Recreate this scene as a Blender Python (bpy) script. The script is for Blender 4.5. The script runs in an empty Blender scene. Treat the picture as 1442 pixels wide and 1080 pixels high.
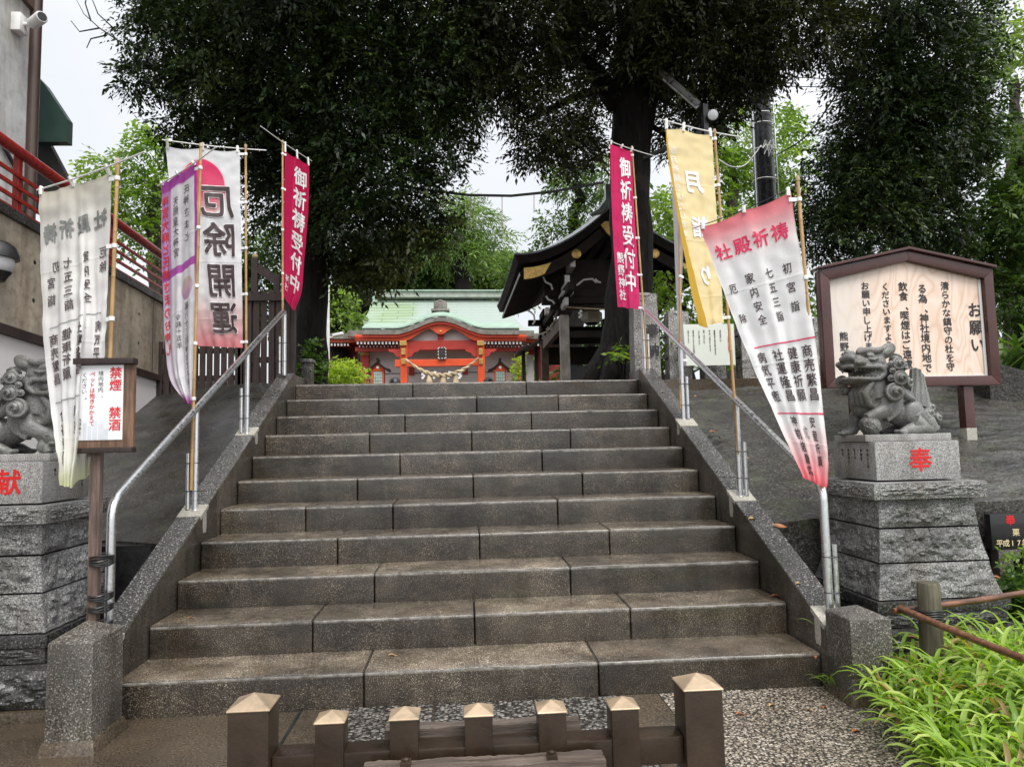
import bpy, bmesh, math, random
import numpy as np
from mathutils import Vector, Matrix, Euler, noise
R = math.radians
random.seed(7)
SC = bpy.context.scene
COL = SC.collection

# ------------------------------------------------------------------ camera
CAM_POS = Vector((-0.0548, -3.9872, 1.4034)); YAW, PITCH, ROLL = 0.0668, 0.0826, -0.0224
FPX, PW, PH = 1000.0, 1442.0, 1080.0
_fw = Vector((math.sin(YAW)*math.cos(PITCH), math.cos(YAW)*math.cos(PITCH), math.sin(PITCH)))
_r0 = Vector((math.cos(YAW), -math.sin(YAW), 0)); _u0 = _r0.cross(_fw)
_r = _r0*math.cos(ROLL) + _u0*math.sin(ROLL); _u = -_r0*math.sin(ROLL) + _u0*math.cos(ROLL)
cd = bpy.data.cameras.new('camera'); cam = bpy.data.objects.new('camera', cd); COL.objects.link(cam)
cd.sensor_width = 36; cd.sensor_fit = 'HORIZONTAL'; cd.lens = FPX/PW*36; cd.clip_end = 2000; cd.clip_start = 0.05
cam.matrix_world = Matrix(((_r.x, _u.x, -_fw.x, CAM_POS.x), (_r.y, _u.y, -_fw.y, CAM_POS.y), (_r.z, _u.z, -_fw.z, CAM_POS.z), (0, 0, 0, 1)))
SC.camera = cam
def at(px, py, Y):
    """world point seen at a photograph pixel, at world depth Y"""
    d = _fw + _r*((px-721)/FPX) - _u*((py-540)/FPX)
    return CAM_POS + d*((Y-CAM_POS.y)/d.y)

# ------------------------------------------------------------------ light
SUN_EL, SUN_AZ = R(58), R(158)          # overcast: a broad, weak sun behind the camera
w = bpy.data.worlds.new('World'); SC.world = w; w.use_nodes = True
nt = w.node_tree; nt.nodes.clear()
def wn(t, **k):
    n = nt.nodes.new(t)
    for a, b in k.items(): setattr(n, a, b)
    return n
sky = wn('ShaderNodeTexSky', sky_type='NISHITA', sun_disc=False, sun_elevation=SUN_EL, sun_rotation=SUN_AZ, air_density=1.0, dust_density=4.0)
bw = wn('ShaderNodeRGBToBW'); nt.links.new(sky.outputs[0], bw.inputs[0])
tc = wn('ShaderNodeTexCoord'); ns = wn('ShaderNodeTexNoise'); ns.inputs['Scale'].default_value = 2.2; ns.inputs['Detail'].default_value = 5
nt.links.new(tc.outputs['Generated'], ns.inputs['Vector'])
mr = wn('ShaderNodeMapRange'); mr.inputs['From Min'].default_value = .3; mr.inputs['From Max'].default_value = .7; mr.inputs['To Min'].default_value = .86; mr.inputs['To Max'].default_value = 1.12
nt.links.new(ns.outputs['Fac'], mr.inputs['Value'])
cl = wn('ShaderNodeMix', data_type='RGBA'); cl.inputs['Factor'].default_value = 0.86      # cloud cover over the blue
gr = wn('ShaderNodeMath', operation='MULTIPLY'); nt.links.new(mr.outputs[0], gr.inputs[0]); gr.inputs[1].default_value = 7.6
cc = wn('ShaderNodeCombineColor')
for i, k in enumerate((.965, .985, 1.02)):
    m_ = wn('ShaderNodeMath', operation='MULTIPLY'); m_.inputs[1].default_value = k
    nt.links.new(gr.outputs[0], m_.inputs[0]); nt.links.new(m_.outputs[0], cc.inputs[i])
# cloud cover is brighter towards the hidden sun
sv = wn('ShaderNodeVectorMath', operation='DOT_PRODUCT'); nt.links.new(tc.outputs['Generated'], sv.inputs[0]); sv.inputs[1].default_value = (math.sin(SUN_AZ)*math.cos(SUN_EL), math.cos(SUN_AZ)*math.cos(SUN_EL), math.sin(SUN_EL))
sg = wn('ShaderNodeMapRange'); sg.inputs['From Min'].default_value = -.1; sg.inputs['From Max'].default_value = 1; sg.inputs['To Min'].default_value = .74; sg.inputs['To Max'].default_value = 1.35; nt.links.new(sv.outputs['Value'], sg.inputs['Value'])
g2 = wn('ShaderNodeMath', operation='MULTIPLY'); nt.links.new(mr.outputs[0], g2.inputs[0]); nt.links.new(sg.outputs[0], g2.inputs[1]); nt.links.new(g2.outputs[0], gr.inputs[0])
nt.links.new(sky.outputs[0], cl.inputs['A']); nt.links.new(cc.outputs[0], cl.inputs['B'])
bg = wn('ShaderNodeBackground'); bg.inputs['Strength'].default_value = 0.085
wo = wn('ShaderNodeOutputWorld'); nt.links.new(cl.outputs['Result'], bg.inputs['Color']); nt.links.new(bg.outputs[0], wo.inputs[0])
sd = bpy.data.lights.new('sun', 'SUN'); sd.energy = 1.5; sd.angle = R(35); sd.color = (1, .97, .93)
sun = bpy.data.objects.new('sun', sd); COL.objects.link(sun)
sun.rotation_euler = (R(90)-SUN_EL, 0, math.pi - SUN_AZ)
SC.view_settings.view_transform = 'Standard'; SC.view_settings.look = 'None'
SC.view_settings.exposure = 1.17; SC.view_settings.gamma = 1; SC.view_settings.use_curve_mapping = False

# ------------------------------------------------------------------ helpers
class MB:
    def __init__(s): s.v = []; s.f = []
    def add(s, vs, fs):
        o = len(s.v); s.v += [tuple(x) for x in vs]; s.f += [tuple(i+o for i in q) for q in fs]; return s
    def box(s, c, size, rot=None, taper=1.0):
        x, y, z = (k/2 for k in size); vs = []
        for dz in (-1, 1):
            t = taper if dz > 0 else 1
            for dx, dy in ((-1,-1),(1,-1),(1,1),(-1,1)): vs.append(Vector((dx*x*t, dy*y*t, dz*z)))
        if rot is not None:
            m = Euler(rot).to_matrix(); vs = [m @ q for q in vs]
        c = Vector(c)
        return s.add([q+c for q in vs], [(3,2,1,0),(4,5,6,7),(0,1,5,4),(1,2,6,5),(2,3,7,6),(3,0,4,7)])
    def bb(s, a, b):
        return s.box([(p+q)/2 for p, q in zip(a, b)], [abs(p-q) for p, q in zip(a, b)])
    def beam(s, p0, p1, wd, ht, up=(0,0,1)):
        p0, p1 = Vector(p0), Vector(p1); d = (p1-p0).normalized(); sx = d.cross(Vector(up))
        if sx.length < 1e-4: sx = Vector((1,0,0))
        sx.normalize(); uz = sx.cross(d); vs = []
        for p in (p0, p1):
            for a, b in ((-1,-1),(1,-1),(1,1),(-1,1)): vs.append(p + sx*(a*wd/2) + uz*(b*ht/2))
        return s.add(vs, [(0,1,2,3),(7,6,5,4),(0,4,5,1),(1,5,6,2),(2,6,7,3),(3,7,4,0)])
    def tube(s, pts, r, n=10, cap=True):
        pts = [Vector(p) for p in pts]; rs = r if isinstance(r, (list, tuple)) else [r]*len(pts)
        rings = []; prev = None
        for i, p in enumerate(pts):
            d = (pts[min(i+1, len(pts)-1)] - pts[max(i-1, 0)]).normalized()
            if prev is None:
                a = Vector((0,0,1)) if abs(d.z) < .9 else Vector((1,0,0)); sx = d.cross(a).normalized()
            else:
                sx = (prev - d*prev.dot(d)).normalized()
            prev = sx; sy = d.cross(sx)
            rings.append([p + (sx*math.cos(2*math.pi*k/n) + sy*math.sin(2*math.pi*k/n))*rs[i] for k in range(n)])
        vs = [q for g in rings for q in g]; fs = []
        for i in range(len(rings)-1):
            for k in range(n): fs.append((i*n+k, i*n+(k+1)%n, (i+1)*n+(k+1)%n, (i+1)*n+k))
        if cap: fs += [tuple(range(n))[::-1], tuple((len(rings)-1)*n+k for k in range(n))]
        return s.add(vs, fs)
    def lathe(s, c, prof, n=20, axis=None):
        c = Vector(c); m = Vector((0,0,1)).rotation_difference(Vector(axis)).to_matrix() if axis is not None else Matrix.Identity(3); vs = []
        for r, z in prof: vs += [c + m @ Vector((r*math.cos(2*math.pi*k/n), r*math.sin(2*math.pi*k/n), z)) for k in range(n)]
        fs = [(i*n+k, i*n+(k+1)%n, (i+1)*n+(k+1)%n, (i+1)*n+k) for i in range(len(prof)-1) for k in range(n)]
        fs += [tuple(range(n))[::-1], tuple((len(prof)-1)*n+k for k in range(n))]
        return s.add(vs, fs)
    def prism(s, poly, fn):
        """poly: 2-D outline (ccw); fn(a,b,side) with side 0/1 -> point"""
        n = len(poly); vs = [fn(a, b, 0) for a, b in poly] + [fn(a, b, 1) for a, b in poly]
        fs = [tuple(range(n))[::-1], tuple(range(n, 2*n))] + [(i, (i+1)%n, n+(i+1)%n, n+i) for i in range(n)]
        return s.add(vs, fs)
    def grid(s, fn, nu, nv):
        vs = [fn(i/nu, j/nv) for j in range(nv+1) for i in range(nu+1)]
        return s.add(vs, [(j*(nu+1)+i, j*(nu+1)+i+1, (j+1)*(nu+1)+i+1, (j+1)*(nu+1)+i) for j in range(nv) for i in range(nu)])
    def slab(s, fn, nu, nv, off):
        """grid surface with thickness: off(u,v) is the vector to the underside"""
        a = [Vector(fn(i/nu, j/nv)) for j in range(nv+1) for i in range(nu+1)]
        b = [p + Vector(off(i/nu, j/nv)) for (p, (i, j)) in zip(a, [(i, j) for j in range(nv+1) for i in range(nu+1)])]
        N = len(a); W = nu+1; fs = []
        for j in range(nv):
            for i in range(nu):
                q = (j*W+i, j*W+i+1, (j+1)*W+i+1, (j+1)*W+i); fs.append(q); fs.append(tuple(k+N for k in q[::-1]))
        for i in range(nu):
            fs.append((i+1, i, i+N, i+1+N)); k = nv*W; fs.append((k+i, k+i+1, k+i+1+N, k+i+N))
        for j in range(nv):
            fs.append((j*W, (j+1)*W, (j+1)*W+N, j*W+N)); k = j*W+nu; fs.append((k+W, k, k+N, k+W+N))
        return s.add(a+b, fs)
    def ell(s, c, r, rot=(0,0,0), nu=20, nv=12):
        m = Euler(rot).to_matrix(); c = Vector(c); r = r if isinstance(r, (list, tuple)) else (r, r, r)
        vs = [c + m @ Vector((0,0,-r[2]))]
        for j in range(1, nv):
            t = math.pi*j/nv
            for i in range(nu):
                a = 2*math.pi*i/nu; vs.append(c + m @ Vector((r[0]*math.sin(t)*math.cos(a), r[1]*math.sin(t)*math.sin(a), -r[2]*math.cos(t))))
        vs.append(c + m @ Vector((0,0,r[2]))); L = len(vs)-1
        fs = [(0, 1+(i+1)%nu, 1+i) for i in range(nu)]
        for j in range(nv-2):
            for i in range(nu):
                fs.append((1+j*nu+i, 1+j*nu+(i+1)%nu, 1+(j+1)*nu+(i+1)%nu, 1+(j+1)*nu+i))
        k = 1+(nv-2)*nu; fs += [(k+i, k+(i+1)%nu, L) for i in range(nu)]
        return s.add(vs, fs)

WORLD = {}
def wloc(o):
    return WORLD.get(o.name, Vector((0,0,0)))
def thing(name, label, cat, loc=(0,0,0), group=None):
    o = bpy.data.objects.new(name, None); COL.objects.link(o); o.location = loc; o.empty_display_size = .2
    WORLD[o.name] = Vector(loc); o['label'] = label; o['category'] = cat
    if group: o['group'] = group
    return o
def tag(o, label, cat, group=None, kind=None):
    if label: o['label'] = label
    if cat: o['category'] = cat
    if group: o['group'] = group
    if kind: o['kind'] = kind
    return o
def link(name, me, mat, parent=None, loc=None):
    o = bpy.data.objects.new(name, me); COL.objects.link(o)
    if mat is not None: me.materials.append(mat)
    if parent is not None:
        o.parent = parent; WORLD[o.name] = wloc(parent)
    elif loc is not None:
        o.location = loc; WORLD[o.name] = Vector(loc)
    return o
def part(name, mb, mat, parent=None, smooth=False, bevel=0, loc=None, seg=2, label=None, mats=None, sharp=40):
    """one mesh object from world-space geometry"""
    org = wloc(parent) if parent is not None else Vector(loc or (0,0,0))
    me = bpy.data.meshes.new(name); me.from_pydata([tuple(Vector(q)-org) for q in mb.v], [], mb.f)
    bm = bmesh.new(); bm.from_mesh(me); bmesh.ops.recalc_face_normals(bm, faces=bm.faces)
    if bevel:
        es = [e for e in bm.edges if len(e.link_faces) == 2 and e.calc_face_angle(0) > R(25)]
        bmesh.ops.bevel(bm, geom=es, offset=bevel, segments=seg, affect='EDGES', clamp_overlap=True, profile=.6)
    bm.to_mesh(me); bm.free()
    if smooth:
        me.polygons.foreach_set('use_smooth', [True]*len(me.polygons)); me.set_sharp_from_angle(angle=R(sharp))
    o = link(name, me, mat, parent, loc)
    if label: o['label'] = label
    return o
def dup(o, parent=None, shift=None, label=None, mir=False):
    c = o.copy(); COL.objects.link(c)
    if parent is not None: c.parent = parent
    WORLD[c.name] = wloc(o)
    if shift is not None:
        c.location = o.location + Vector(shift); WORLD[c.name] = wloc(o) + Vector(shift)
    if label: c['label'] = label
    for ch in o.children: dup(ch, c)
    return c

# ------------------------------------------------------------------ materials
def mat_new(name):
    m = bpy.data.materials.new(name); m.use_nodes = True; t = m.node_tree; b = t.nodes['Principled BSDF']; return m, t, b
def N(t, typ, ins=None, **k):
    n = t.nodes.new(typ)
    for a, b in k.items(): setattr(n, a, b)
    for a, b in (ins or {}).items():
        if isinstance(b, bpy.types.NodeSocket): t.links.new(b, n.inputs[a])
        else: n.inputs[a].default_value = b
    return n
def ramp(t, fac, stops):
    n = t.nodes.new('ShaderNodeValToRGB'); t.links.new(fac, n.inputs[0]); e = n.color_ramp.elements
    while len(e) < len(stops): e.new(.5)
    for i, (p, c) in enumerate(stops):
        e[i].position = p; e[i].color = (*c, 1) if len(c) == 3 else c
    return n.outputs[0]
def mixc(t, fac, a, b, mode='MIX'):
    n = t.nodes.new('ShaderNodeMix'); n.data_type = 'RGBA'; n.blend_type = mode
    for s, x in (('Factor', fac), ('A', a), ('B', b)):
        if isinstance(x, bpy.types.NodeSocket): t.links.new(x, n.inputs[s])
        else: n.inputs[s].default_value = x if s == 'Factor' else ((*x, 1) if len(x) == 3 else x)
    return n.outputs['Result']
def coords(t, scale=(1,1,1), kind='Object'):
    c = t.nodes.new('ShaderNodeTexCoord'); m = t.nodes.new('ShaderNodeMapping'); t.links.new(c.outputs[kind], m.inputs[0]); m.inputs['Scale'].default_value = scale; return m.outputs[0]
def noi(t, vec, scale, detail=4, rough=.55):
    n = N(t, 'ShaderNodeTexNoise', {'Vector': vec, 'Scale': scale, 'Detail': detail, 'Roughness': rough}); return n.outputs['Fac']
def bump(t, b, h, strength=.3, dist=.01):
    n = N(t, 'ShaderNodeBump', {'Height': h, 'Strength': strength, 'Distance': dist}); t.links.new(n.outputs[0], b.inputs['Normal']); return n
def mrange(t, v, a, b, c, d):
    return N(t, 'ShaderNodeMapRange', {'Value': v, 'From Min': a, 'From Max': b, 'To Min': c, 'To Max': d}).outputs[0]

def granite(name, dark, mid, light, speck=140, rough=(.25,.55), bumpd=.004, bumps=.5, stain=(1.0,.55), streak=True, bscale=60, moss=0, spec=.5, nosing=False):
    m, t, b = mat_new(name); v = coords(t)
    f = noi(t, v, speck, 2, .6)
    c = ramp(t, f, [(.34, dark), (.48, mid), (.58, mid), (.67, light)])
    s1 = noi(t, v, 1.7, 5, .6)
    c = mixc(t, 1.0, c, ramp(t, s1, [(.32, (stain[1],)*3), (.62, (stain[0],)*3)]), 'MULTIPLY')
    if streak:
        s2 = noi(t, coords(t, (5, 5, .7)), 1.0, 5, .65)
        c = mixc(t, 1.0, c, ramp(t, s2, [(.34, (.62,.57,.52)), (.56, (1,1,1))]), 'MULTIPLY')
    if moss:
        s3 = noi(t, v, 4, 5, .65); c = mixc(t, mrange(t, s3, .52, .72, 0, moss), c, (.05,.06,.025))
    if nosing:          # worn pale arris along each step's edge, its wet highlight painted in
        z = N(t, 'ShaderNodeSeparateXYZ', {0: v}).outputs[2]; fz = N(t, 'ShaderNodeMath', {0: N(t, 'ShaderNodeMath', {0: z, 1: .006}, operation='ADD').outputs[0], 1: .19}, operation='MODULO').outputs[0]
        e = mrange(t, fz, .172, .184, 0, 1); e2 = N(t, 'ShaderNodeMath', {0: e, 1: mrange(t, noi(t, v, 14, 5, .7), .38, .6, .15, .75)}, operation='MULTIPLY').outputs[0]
        c = mixc(t, 1., c, ramp(t, noi(t, coords(t, (1,1,2.2)), 4.2, 6, .7), [(.33, (.5,.48,.45)), (.5, (.95,.95,.93)), (.68, (1.4,1.38,1.3))]), 'MULTIPLY')
        c = mixc(t, mrange(t, noi(t, v, 2.3, 6, .7), .56, .72, 0, .45), c, (.04,.04,.02))
        ri = N(t, 'ShaderNodeNewGeometry').outputs['Random Per Island']; c = mixc(t, 1., c, ramp(t, ri, [(0, (.72,.70,.68)), (.5, (1,.98,.95)), (1, (1.22,1.2,1.17))]), 'MULTIPLY')
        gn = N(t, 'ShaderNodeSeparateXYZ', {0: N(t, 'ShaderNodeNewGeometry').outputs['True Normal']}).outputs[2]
        c = mixc(t, mrange(t, gn, .9, .99, 0, 1), c, mixc(t, 1., c, (2.7,2.65,2.6), 'MULTIPLY'))       # upward treads painted pale for the wet sky sheen
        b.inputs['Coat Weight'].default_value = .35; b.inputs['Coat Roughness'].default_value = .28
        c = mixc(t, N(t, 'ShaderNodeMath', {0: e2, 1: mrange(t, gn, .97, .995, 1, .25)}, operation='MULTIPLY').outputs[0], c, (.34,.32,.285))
    t.links.new(c, b.inputs['Base Color'])
    t.links.new(mrange(t, noi(t, v, 5, 5), .35, .65, *rough), b.inputs['Roughness'])
    b.inputs['Specular IOR Level'].default_value = spec
    h = mixc(t, .5, noi(t, v, bscale, 4, .6), noi(t, v, 9, 4, .6))
    bump(t, b, h, bumps, bumpd)
    return m
def plain(name, col, rough=.5, metal=0, var=.12, scale=8, bumps=0, bscale=80, spec=.5, dirt=0):
    m, t, b = mat_new(name); v = coords(t); f = noi(t, v, scale, 4)
    lo = tuple(k*(1-var) for k in col); hi = tuple(min(1, k*(1+var)) for k in col)
    c = ramp(t, f, [(.3, lo), (.7, hi)])
    if dirt:
        c = mixc(t, mrange(t, noi(t, coords(t, (6,6,1.2)), 2.2, 5, .65), .5, .75, 0, dirt), c, (.05,.045,.035))
    t.links.new(c, b.inputs['Base Color'])
    b.inputs['Roughness'].default_value = rough; b.inputs['Metallic'].default_value = metal; b.inputs['Specular IOR Level'].default_value = spec
    t.links.new(mrange(t, noi(t, v, scale*2, 4), .3, .7, max(.03, rough-.1), min(1, rough+.1)), b.inputs['Roughness'])
    if bumps: bump(t, b, noi(t, v, bscale, 4), bumps, .004)
    return m
def wood(name, dark, light, along=(1,1,14), rough=.6, bumps=.4, scale=3, spec=.5):
    m, t, b = mat_new(name); v = coords(t, tuple(20/k for k in along))
    f = noi(t, v, scale, 6, .65); f2 = noi(t, coords(t), 4, 4)
    c = ramp(t, f, [(.3, dark), (.68, light)])
    c = mixc(t, 1.0, c, ramp(t, f2, [(.35, (.6,.58,.56)), (.65, (1.1,1.1,1.1))]), 'MULTIPLY')
    t.links.new(c, b.inputs['Base Color']); b.inputs['Roughness'].default_value = rough; b.inputs['Specular IOR Level'].default_value = spec; bump(t, b, f, bumps, .004)
    return m
def leafmat(name, c0, c1, c2, trans=.3, rough=.45, spec=.35, dead=None):
    m, t, b = mat_new(name)
    a = N(t, 'ShaderNodeAttribute', attribute_name='rnd').outputs['Fac']
    col = ramp(t, a, [(0, c0), (.5, c1), (1, c2)] if dead is None else [(0, dead), (.055, dead), (.07, c0), (.5, c1), (1, c2)])
    t.links.new(col, b.inputs['Base Color']); b.inputs['Roughness'].default_value = rough; b.inputs['Specular IOR Level'].default_value = spec
    tr = N(t, 'ShaderNodeBsdfTranslucent'); t.links.new(mixc(t, 1., col, (1.5,1.6,.55), 'MULTIPLY'), tr.inputs[0])
    mx = N(t, 'ShaderNodeMixShader', {0: trans}); t.links.new(b.outputs[0], mx.inputs[1]); t.links.new(tr.outputs[0], mx.inputs[2])
    t.links.new(mx.outputs[0], t.nodes['Material Output'].inputs[0]); return m

M = {}
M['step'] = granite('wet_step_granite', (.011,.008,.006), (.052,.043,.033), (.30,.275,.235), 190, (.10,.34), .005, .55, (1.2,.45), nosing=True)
M['kerb'] = granite('side_kerb_granite', (.013,.012,.011), (.06,.057,.053), (.44,.43,.41), 100, (.2,.5), .006, .6, (1.1,.55), streak=False)
M['kerbface'] = M['kerb']
M['patch'] = granite('pale_mortar', (.2,.19,.16), (.36,.34,.29), (.5,.47,.4), 90, (.5,.8), .003, .4, (1.05,.7), streak=False)
M['post'] = granite('corner_post_stone', (.028,.024,.02), (.11,.10,.085), (.42,.40,.36), 120, (.3,.55), .005, .7, (1.15,.4), moss=.3)
M['ped'] = granite('pedestal_granite', (.05,.05,.05), (.30,.295,.285), (.6,.59,.57), 190, (.4,.65), .002, .3, (1.05,.6), streak=True)
M['rock'] = granite('rough_faced_granite', (.022,.022,.022), (.22,.22,.212), (.58,.58,.56), 120, (.4,.65), .03, 1.0, (1.1,.3), bscale=30)
M['rockdark'] = granite('wet_dark_granite', (.008,.008,.008), (.045,.044,.043), (.2,.2,.2), 100, (.2,.45), .02, .9, (1.1,.45), bscale=22)
M['statue'] = granite('statue_stone', (.05,.05,.048), (.19,.19,.182), (.34,.34,.325), 210, (.35,.6), .003, .4, (1.2,.35), streak=True, moss=.25)
M['fencestone'] = granite('rough_fence_granite', (.05,.048,.045), (.24,.23,.215), (.55,.54,.51), 70, (.5,.75), .012, .8, (1.05,.6), streak=False, bscale=40)
M['bank'] = granite('wet_dark_mortar', (.007,.007,.0065), (.026,.025,.023), (.17,.165,.15), 120, (.22,.5), .006, .6, (1.25,.5), streak=True, moss=.3)
M['bankr'] = granite('trowelled_grey_mortar', (.009,.008,.007), (.036,.033,.028), (.12,.112,.095), 60, (.22,.48), .03, .8, (1.35,.4), streak=False, bscale=14, moss=.6)
M['black'] = plain('wet_black_stone', (.012,.012,.012), .35, 0, .4, 10, .4, 40)
M['steel'] = plain('stainless_steel', (.70,.71,.72), .32, 1, .08, 20)
M['tie'] = plain('black_cable_tie', (.012,.012,.012), .4)
M['bamboo'] = wood('bamboo_pole', (.33,.19,.075), (.56,.36,.15), (1,1,30), .4, .1)
M['plastic'] = plain('white_plastic', (.72,.72,.7), .4)
M['brown'] = plain('brown_metal', (.036,.023,.014), .34, .3, .35, 9, .12, 120)
M['cap'] = plain('sky_sheen_cap', (.40,.30,.2), .42, .4, .3, 14, .15, 60, dirt=.5)  # brown caps with the sky's reflection painted in as tan, plus dirt
M['oldwood'] = wood('weathered_plank', (.03,.022,.018), (.16,.125,.10), (14,1,1), .45, .8)
M['signwood'] = wood('weathered_sign_board', (.05,.025,.016), (.27,.16,.10), (1,1,14), .55, .8)
M['signpost'] = wood('flaked_brown_post', (.03,.018,.014), (.20,.14,.11), (1,1,14), .55, .8)
M['paper'] = plain('laminated_white_paper', (.76,.77,.78), .22, 0, .03, 4)
M['boardframe'] = plain('maroon_frame_paint', (.055,.018,.014), .28, 0, .2, 6, .05, 60)
M['fencewood'] = wood('dark_fence_boards', (.012,.007,.006), (.05,.03,.026), (1,1,14), .5, .5)
M['darktimber'] = wood('dark_pavilion_timber', (.010,.0075,.006), (.035,.025,.019), (1,14,1), .6, .3, spec=.15)
M['greypost'] = wood('grey_pavilion_post', (.24,.21,.18), (.46,.41,.36), (1,1,14), .6, .4)
M['brownpost'] = wood('brown_pavilion_post', (.07,.045,.03), (.18,.12,.08), (1,1,14), .6, .4)
M['gold'] = plain('gilt_fitting', (.50,.33,.10), .4, .7, .35, 30)
M['white'] = plain('white_paint', (.74,.74,.72), .5)
M['verm'] = plain('vermilion_paint', (.62,.075,.018), .42, 0, .12, 3)
M['vermdk'] = plain('deep_red_paint', (.36,.03,.018), .45, 0, .15, 3)
M['plaster'] = plain('white_plaster', (.62,.60,.585), .8, 0, .05, 2)
M['redrail'] = plain('red_rail_paint', (.24,.02,.016), .3, 0, .18, 8)
M['green'] = plain('dark_green_eave', (.02,.05,.038), .5, 0, .15, 4)
M['red_ink'] = plain('red_ink', (.62,.025,.03), .6, 0, .1)
M['crimson_ink'] = plain('crimson_ink', (.62,.02,.09), .6, 0, .1)
M['black_ink'] = plain('black_ink', (.018,.016,.018), .6, 0, .1)
M['brown_ink'] = plain('brown_black_ink', (.05,.03,.032), .65, 0, .1)
M['ghost_ink'] = plain('show_through_ink', (.20,.215,.20), .8, 0, .1)
M['white_ink'] = plain('white_print', (.78,.76,.76), .6, 0, .03)
M['redpaint'] = plain('red_lacquer_letters', (.55,.012,.012), .28, 0, .1)
M['goldletter'] = plain('pale_letters', (.6,.5,.3), .5)
M['greyletter'] = plain('light_grey_letters', (.55,.55,.54), .5)
M['rope'] = wood('straw_rope', (.36,.27,.16), (.66,.54,.36), (1,1,2), .8, .4)
M['cable'] = plain('dark_cable', (.03,.03,.03), .5)
M['glassmilk'] = plain('milky_globe', (.55,.56,.57), .15)
M['bark'] = None
def barkmat(name, dark, light, pale=None):
    m, t, b = mat_new(name); v = coords(t, (7,7,1.3)); f = noi(t, v, 2.2, 8, .7); g = noi(t, coords(t), 2.0, 5)
    c = ramp(t, f, [(.34, dark), (.66, light)])
    if pale: c = mixc(t, mrange(t, g, .57, .66, 0, .8), c, pale)
    t.links.new(c, b.inputs['Base Color']); b.inputs['Roughness'].default_value = .6; b.inputs['Specular IOR Level'].default_value = .12; bump(t, b, f, 1.0, .09); return m
M['bark'] = barkmat('wet_dark_bark', (.003,.0025,.002), (.016,.013,.011))
M['bark2'] = barkmat('bark_with_pale_patches', (.003,.0025,.002), (.018,.015,.013), (.035,.028,.022))
M['barklight'] = barkmat('grey_bark', (.03,.025,.02), (.12,.10,.08))
M['leaf_dark'] = leafmat('dark_evergreen_leaf', (.008,.016,.0045), (.02,.04,.011), (.075,.11,.028), .24)
M['leaf_olive'] = leafmat('olive_leaf', (.010,.014,.004), (.027,.036,.009), (.085,.09,.026), .26)
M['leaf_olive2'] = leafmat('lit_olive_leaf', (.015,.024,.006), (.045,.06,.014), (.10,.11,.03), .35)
M['leaf_yellow'] = leafmat('yellow_green_leaf', (.18,.26,.03), (.34,.44,.07), (.55,.62,.16), .5)
M['leaf_mid'] = leafmat('green_leaf', (.03,.065,.014), (.075,.135,.03), (.14,.21,.055), .4)
M['leaf_bright'] = leafmat('bright_leaf', (.08,.15,.02), (.16,.26,.045), (.30,.38,.09), .45)
M['leaf_pale'] = leafmat('pale_far_leaf', (.10,.16,.045), (.19,.28,.085), (.34,.43,.16), .45)
M['leaf_pine'] = leafmat('pine_needle', (.08,.14,.04), (.15,.24,.07), (.26,.35,.12), .35)
M['grass_leaf'] = leafmat('bamboo_grass_leaf', (.10,.19,.018), (.23,.37,.045), (.46,.55,.16), .4, .28, dead=(.30,.20,.08))
M['ivy'] = leafmat('ivy_leaf', (.03,.07,.01), (.07,.14,.025), (.16,.24,.06), .35)
M['dryleaf'] = plain('fallen_brown_leaf', (.30,.11,.035), .5, 0, .35, 12)
M['dryleaf2'] = plain('fallen_tan_leaf', (.42,.27,.11), .5, 0, .3, 12)

# ------------------------------------------------------------------ lettering
_GC = {}
def glyph(ch, bold=.0, sub=None):
    """triangles of one character in a unit box, origin at its centre"""
    k = (ch, bold, sub)
    if k in _GC: return _GC[k]
    c = bpy.data.curves.new('g', 'FONT'); c.body = ch; c.resolution_u = 2; c.offset = bold
    o = bpy.data.objects.new('g', c); COL.objects.link(o); dg = bpy.context.evaluated_depsgraph_get(); dg.update()
    me = bpy.data.meshes.new_from_object(o.evaluated_get(dg)); bpy.data.objects.remove(o); bpy.data.curves.remove(c)
    bm = bmesh.new(); bm.from_mesh(me); bpy.data.meshes.remove(me)
    bmesh.ops.triangulate(bm, faces=bm.faces)
    if sub:
        for _ in range(3):
            es = [e for e in bm.edges if e.calc_length() > sub]
            if not es: break
            bmesh.ops.subdivide_edges(bm, edges=es, cuts=1); bmesh.ops.triangulate(bm, faces=bm.faces)
    xs = [v.co.x for v in bm.verts] or [0]; adv = (min(xs)+max(xs))/2
    small = ch in '、。'
    cx = adv if not small else adv-.3
    vs = [(v.co.x-cx, v.co.y-.36) for v in bm.verts]; bm.verts.index_update()
    fs = [tuple(v.index for v in f.verts) for f in bm.faces]; bm.free()
    _GC[k] = (vs, fs); return _GC[k]
def letters(mb, items, surf, mirror=False, bold=0., sub=None, rise=0.):
    """items: (char, x, y, size) in metres on a surface; surf(x, y) -> world point"""
    for ch, x, y, s in items:
        if ch == ' ': continue
        vs, fs = glyph(ch, 0., sub); k = -1 if mirror else 1; q = bold*1.1
        for i, (ba, bb) in enumerate(((-q,-q),(q,-q),(q,q),(-q,q),(0,-q*1.4),(0,q*1.4)) if bold else ((0,0),)):      # heavier strokes: shifted copies, each a hair above the last
            mb.add([Vector(surf(x+k*(a+ba)*s, y+(b+bb)*s)) - Vector((0, .00012*i, 0)) if bold else surf(x+k*a*s, y+b*s) for a, b in vs], fs)
    return mb
def column(txt, x, y, size, pitch=1.0):
    return [(c, x, y-i*size*pitch, size) for i, c in enumerate(txt)]
# ================================================================== setting
RISE, TREAD, HW, NST = 0.19, 0.3973, 1.9227, 11
TOPZ, TOPY = RISE*NST, TREAD*(NST-1)
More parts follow.
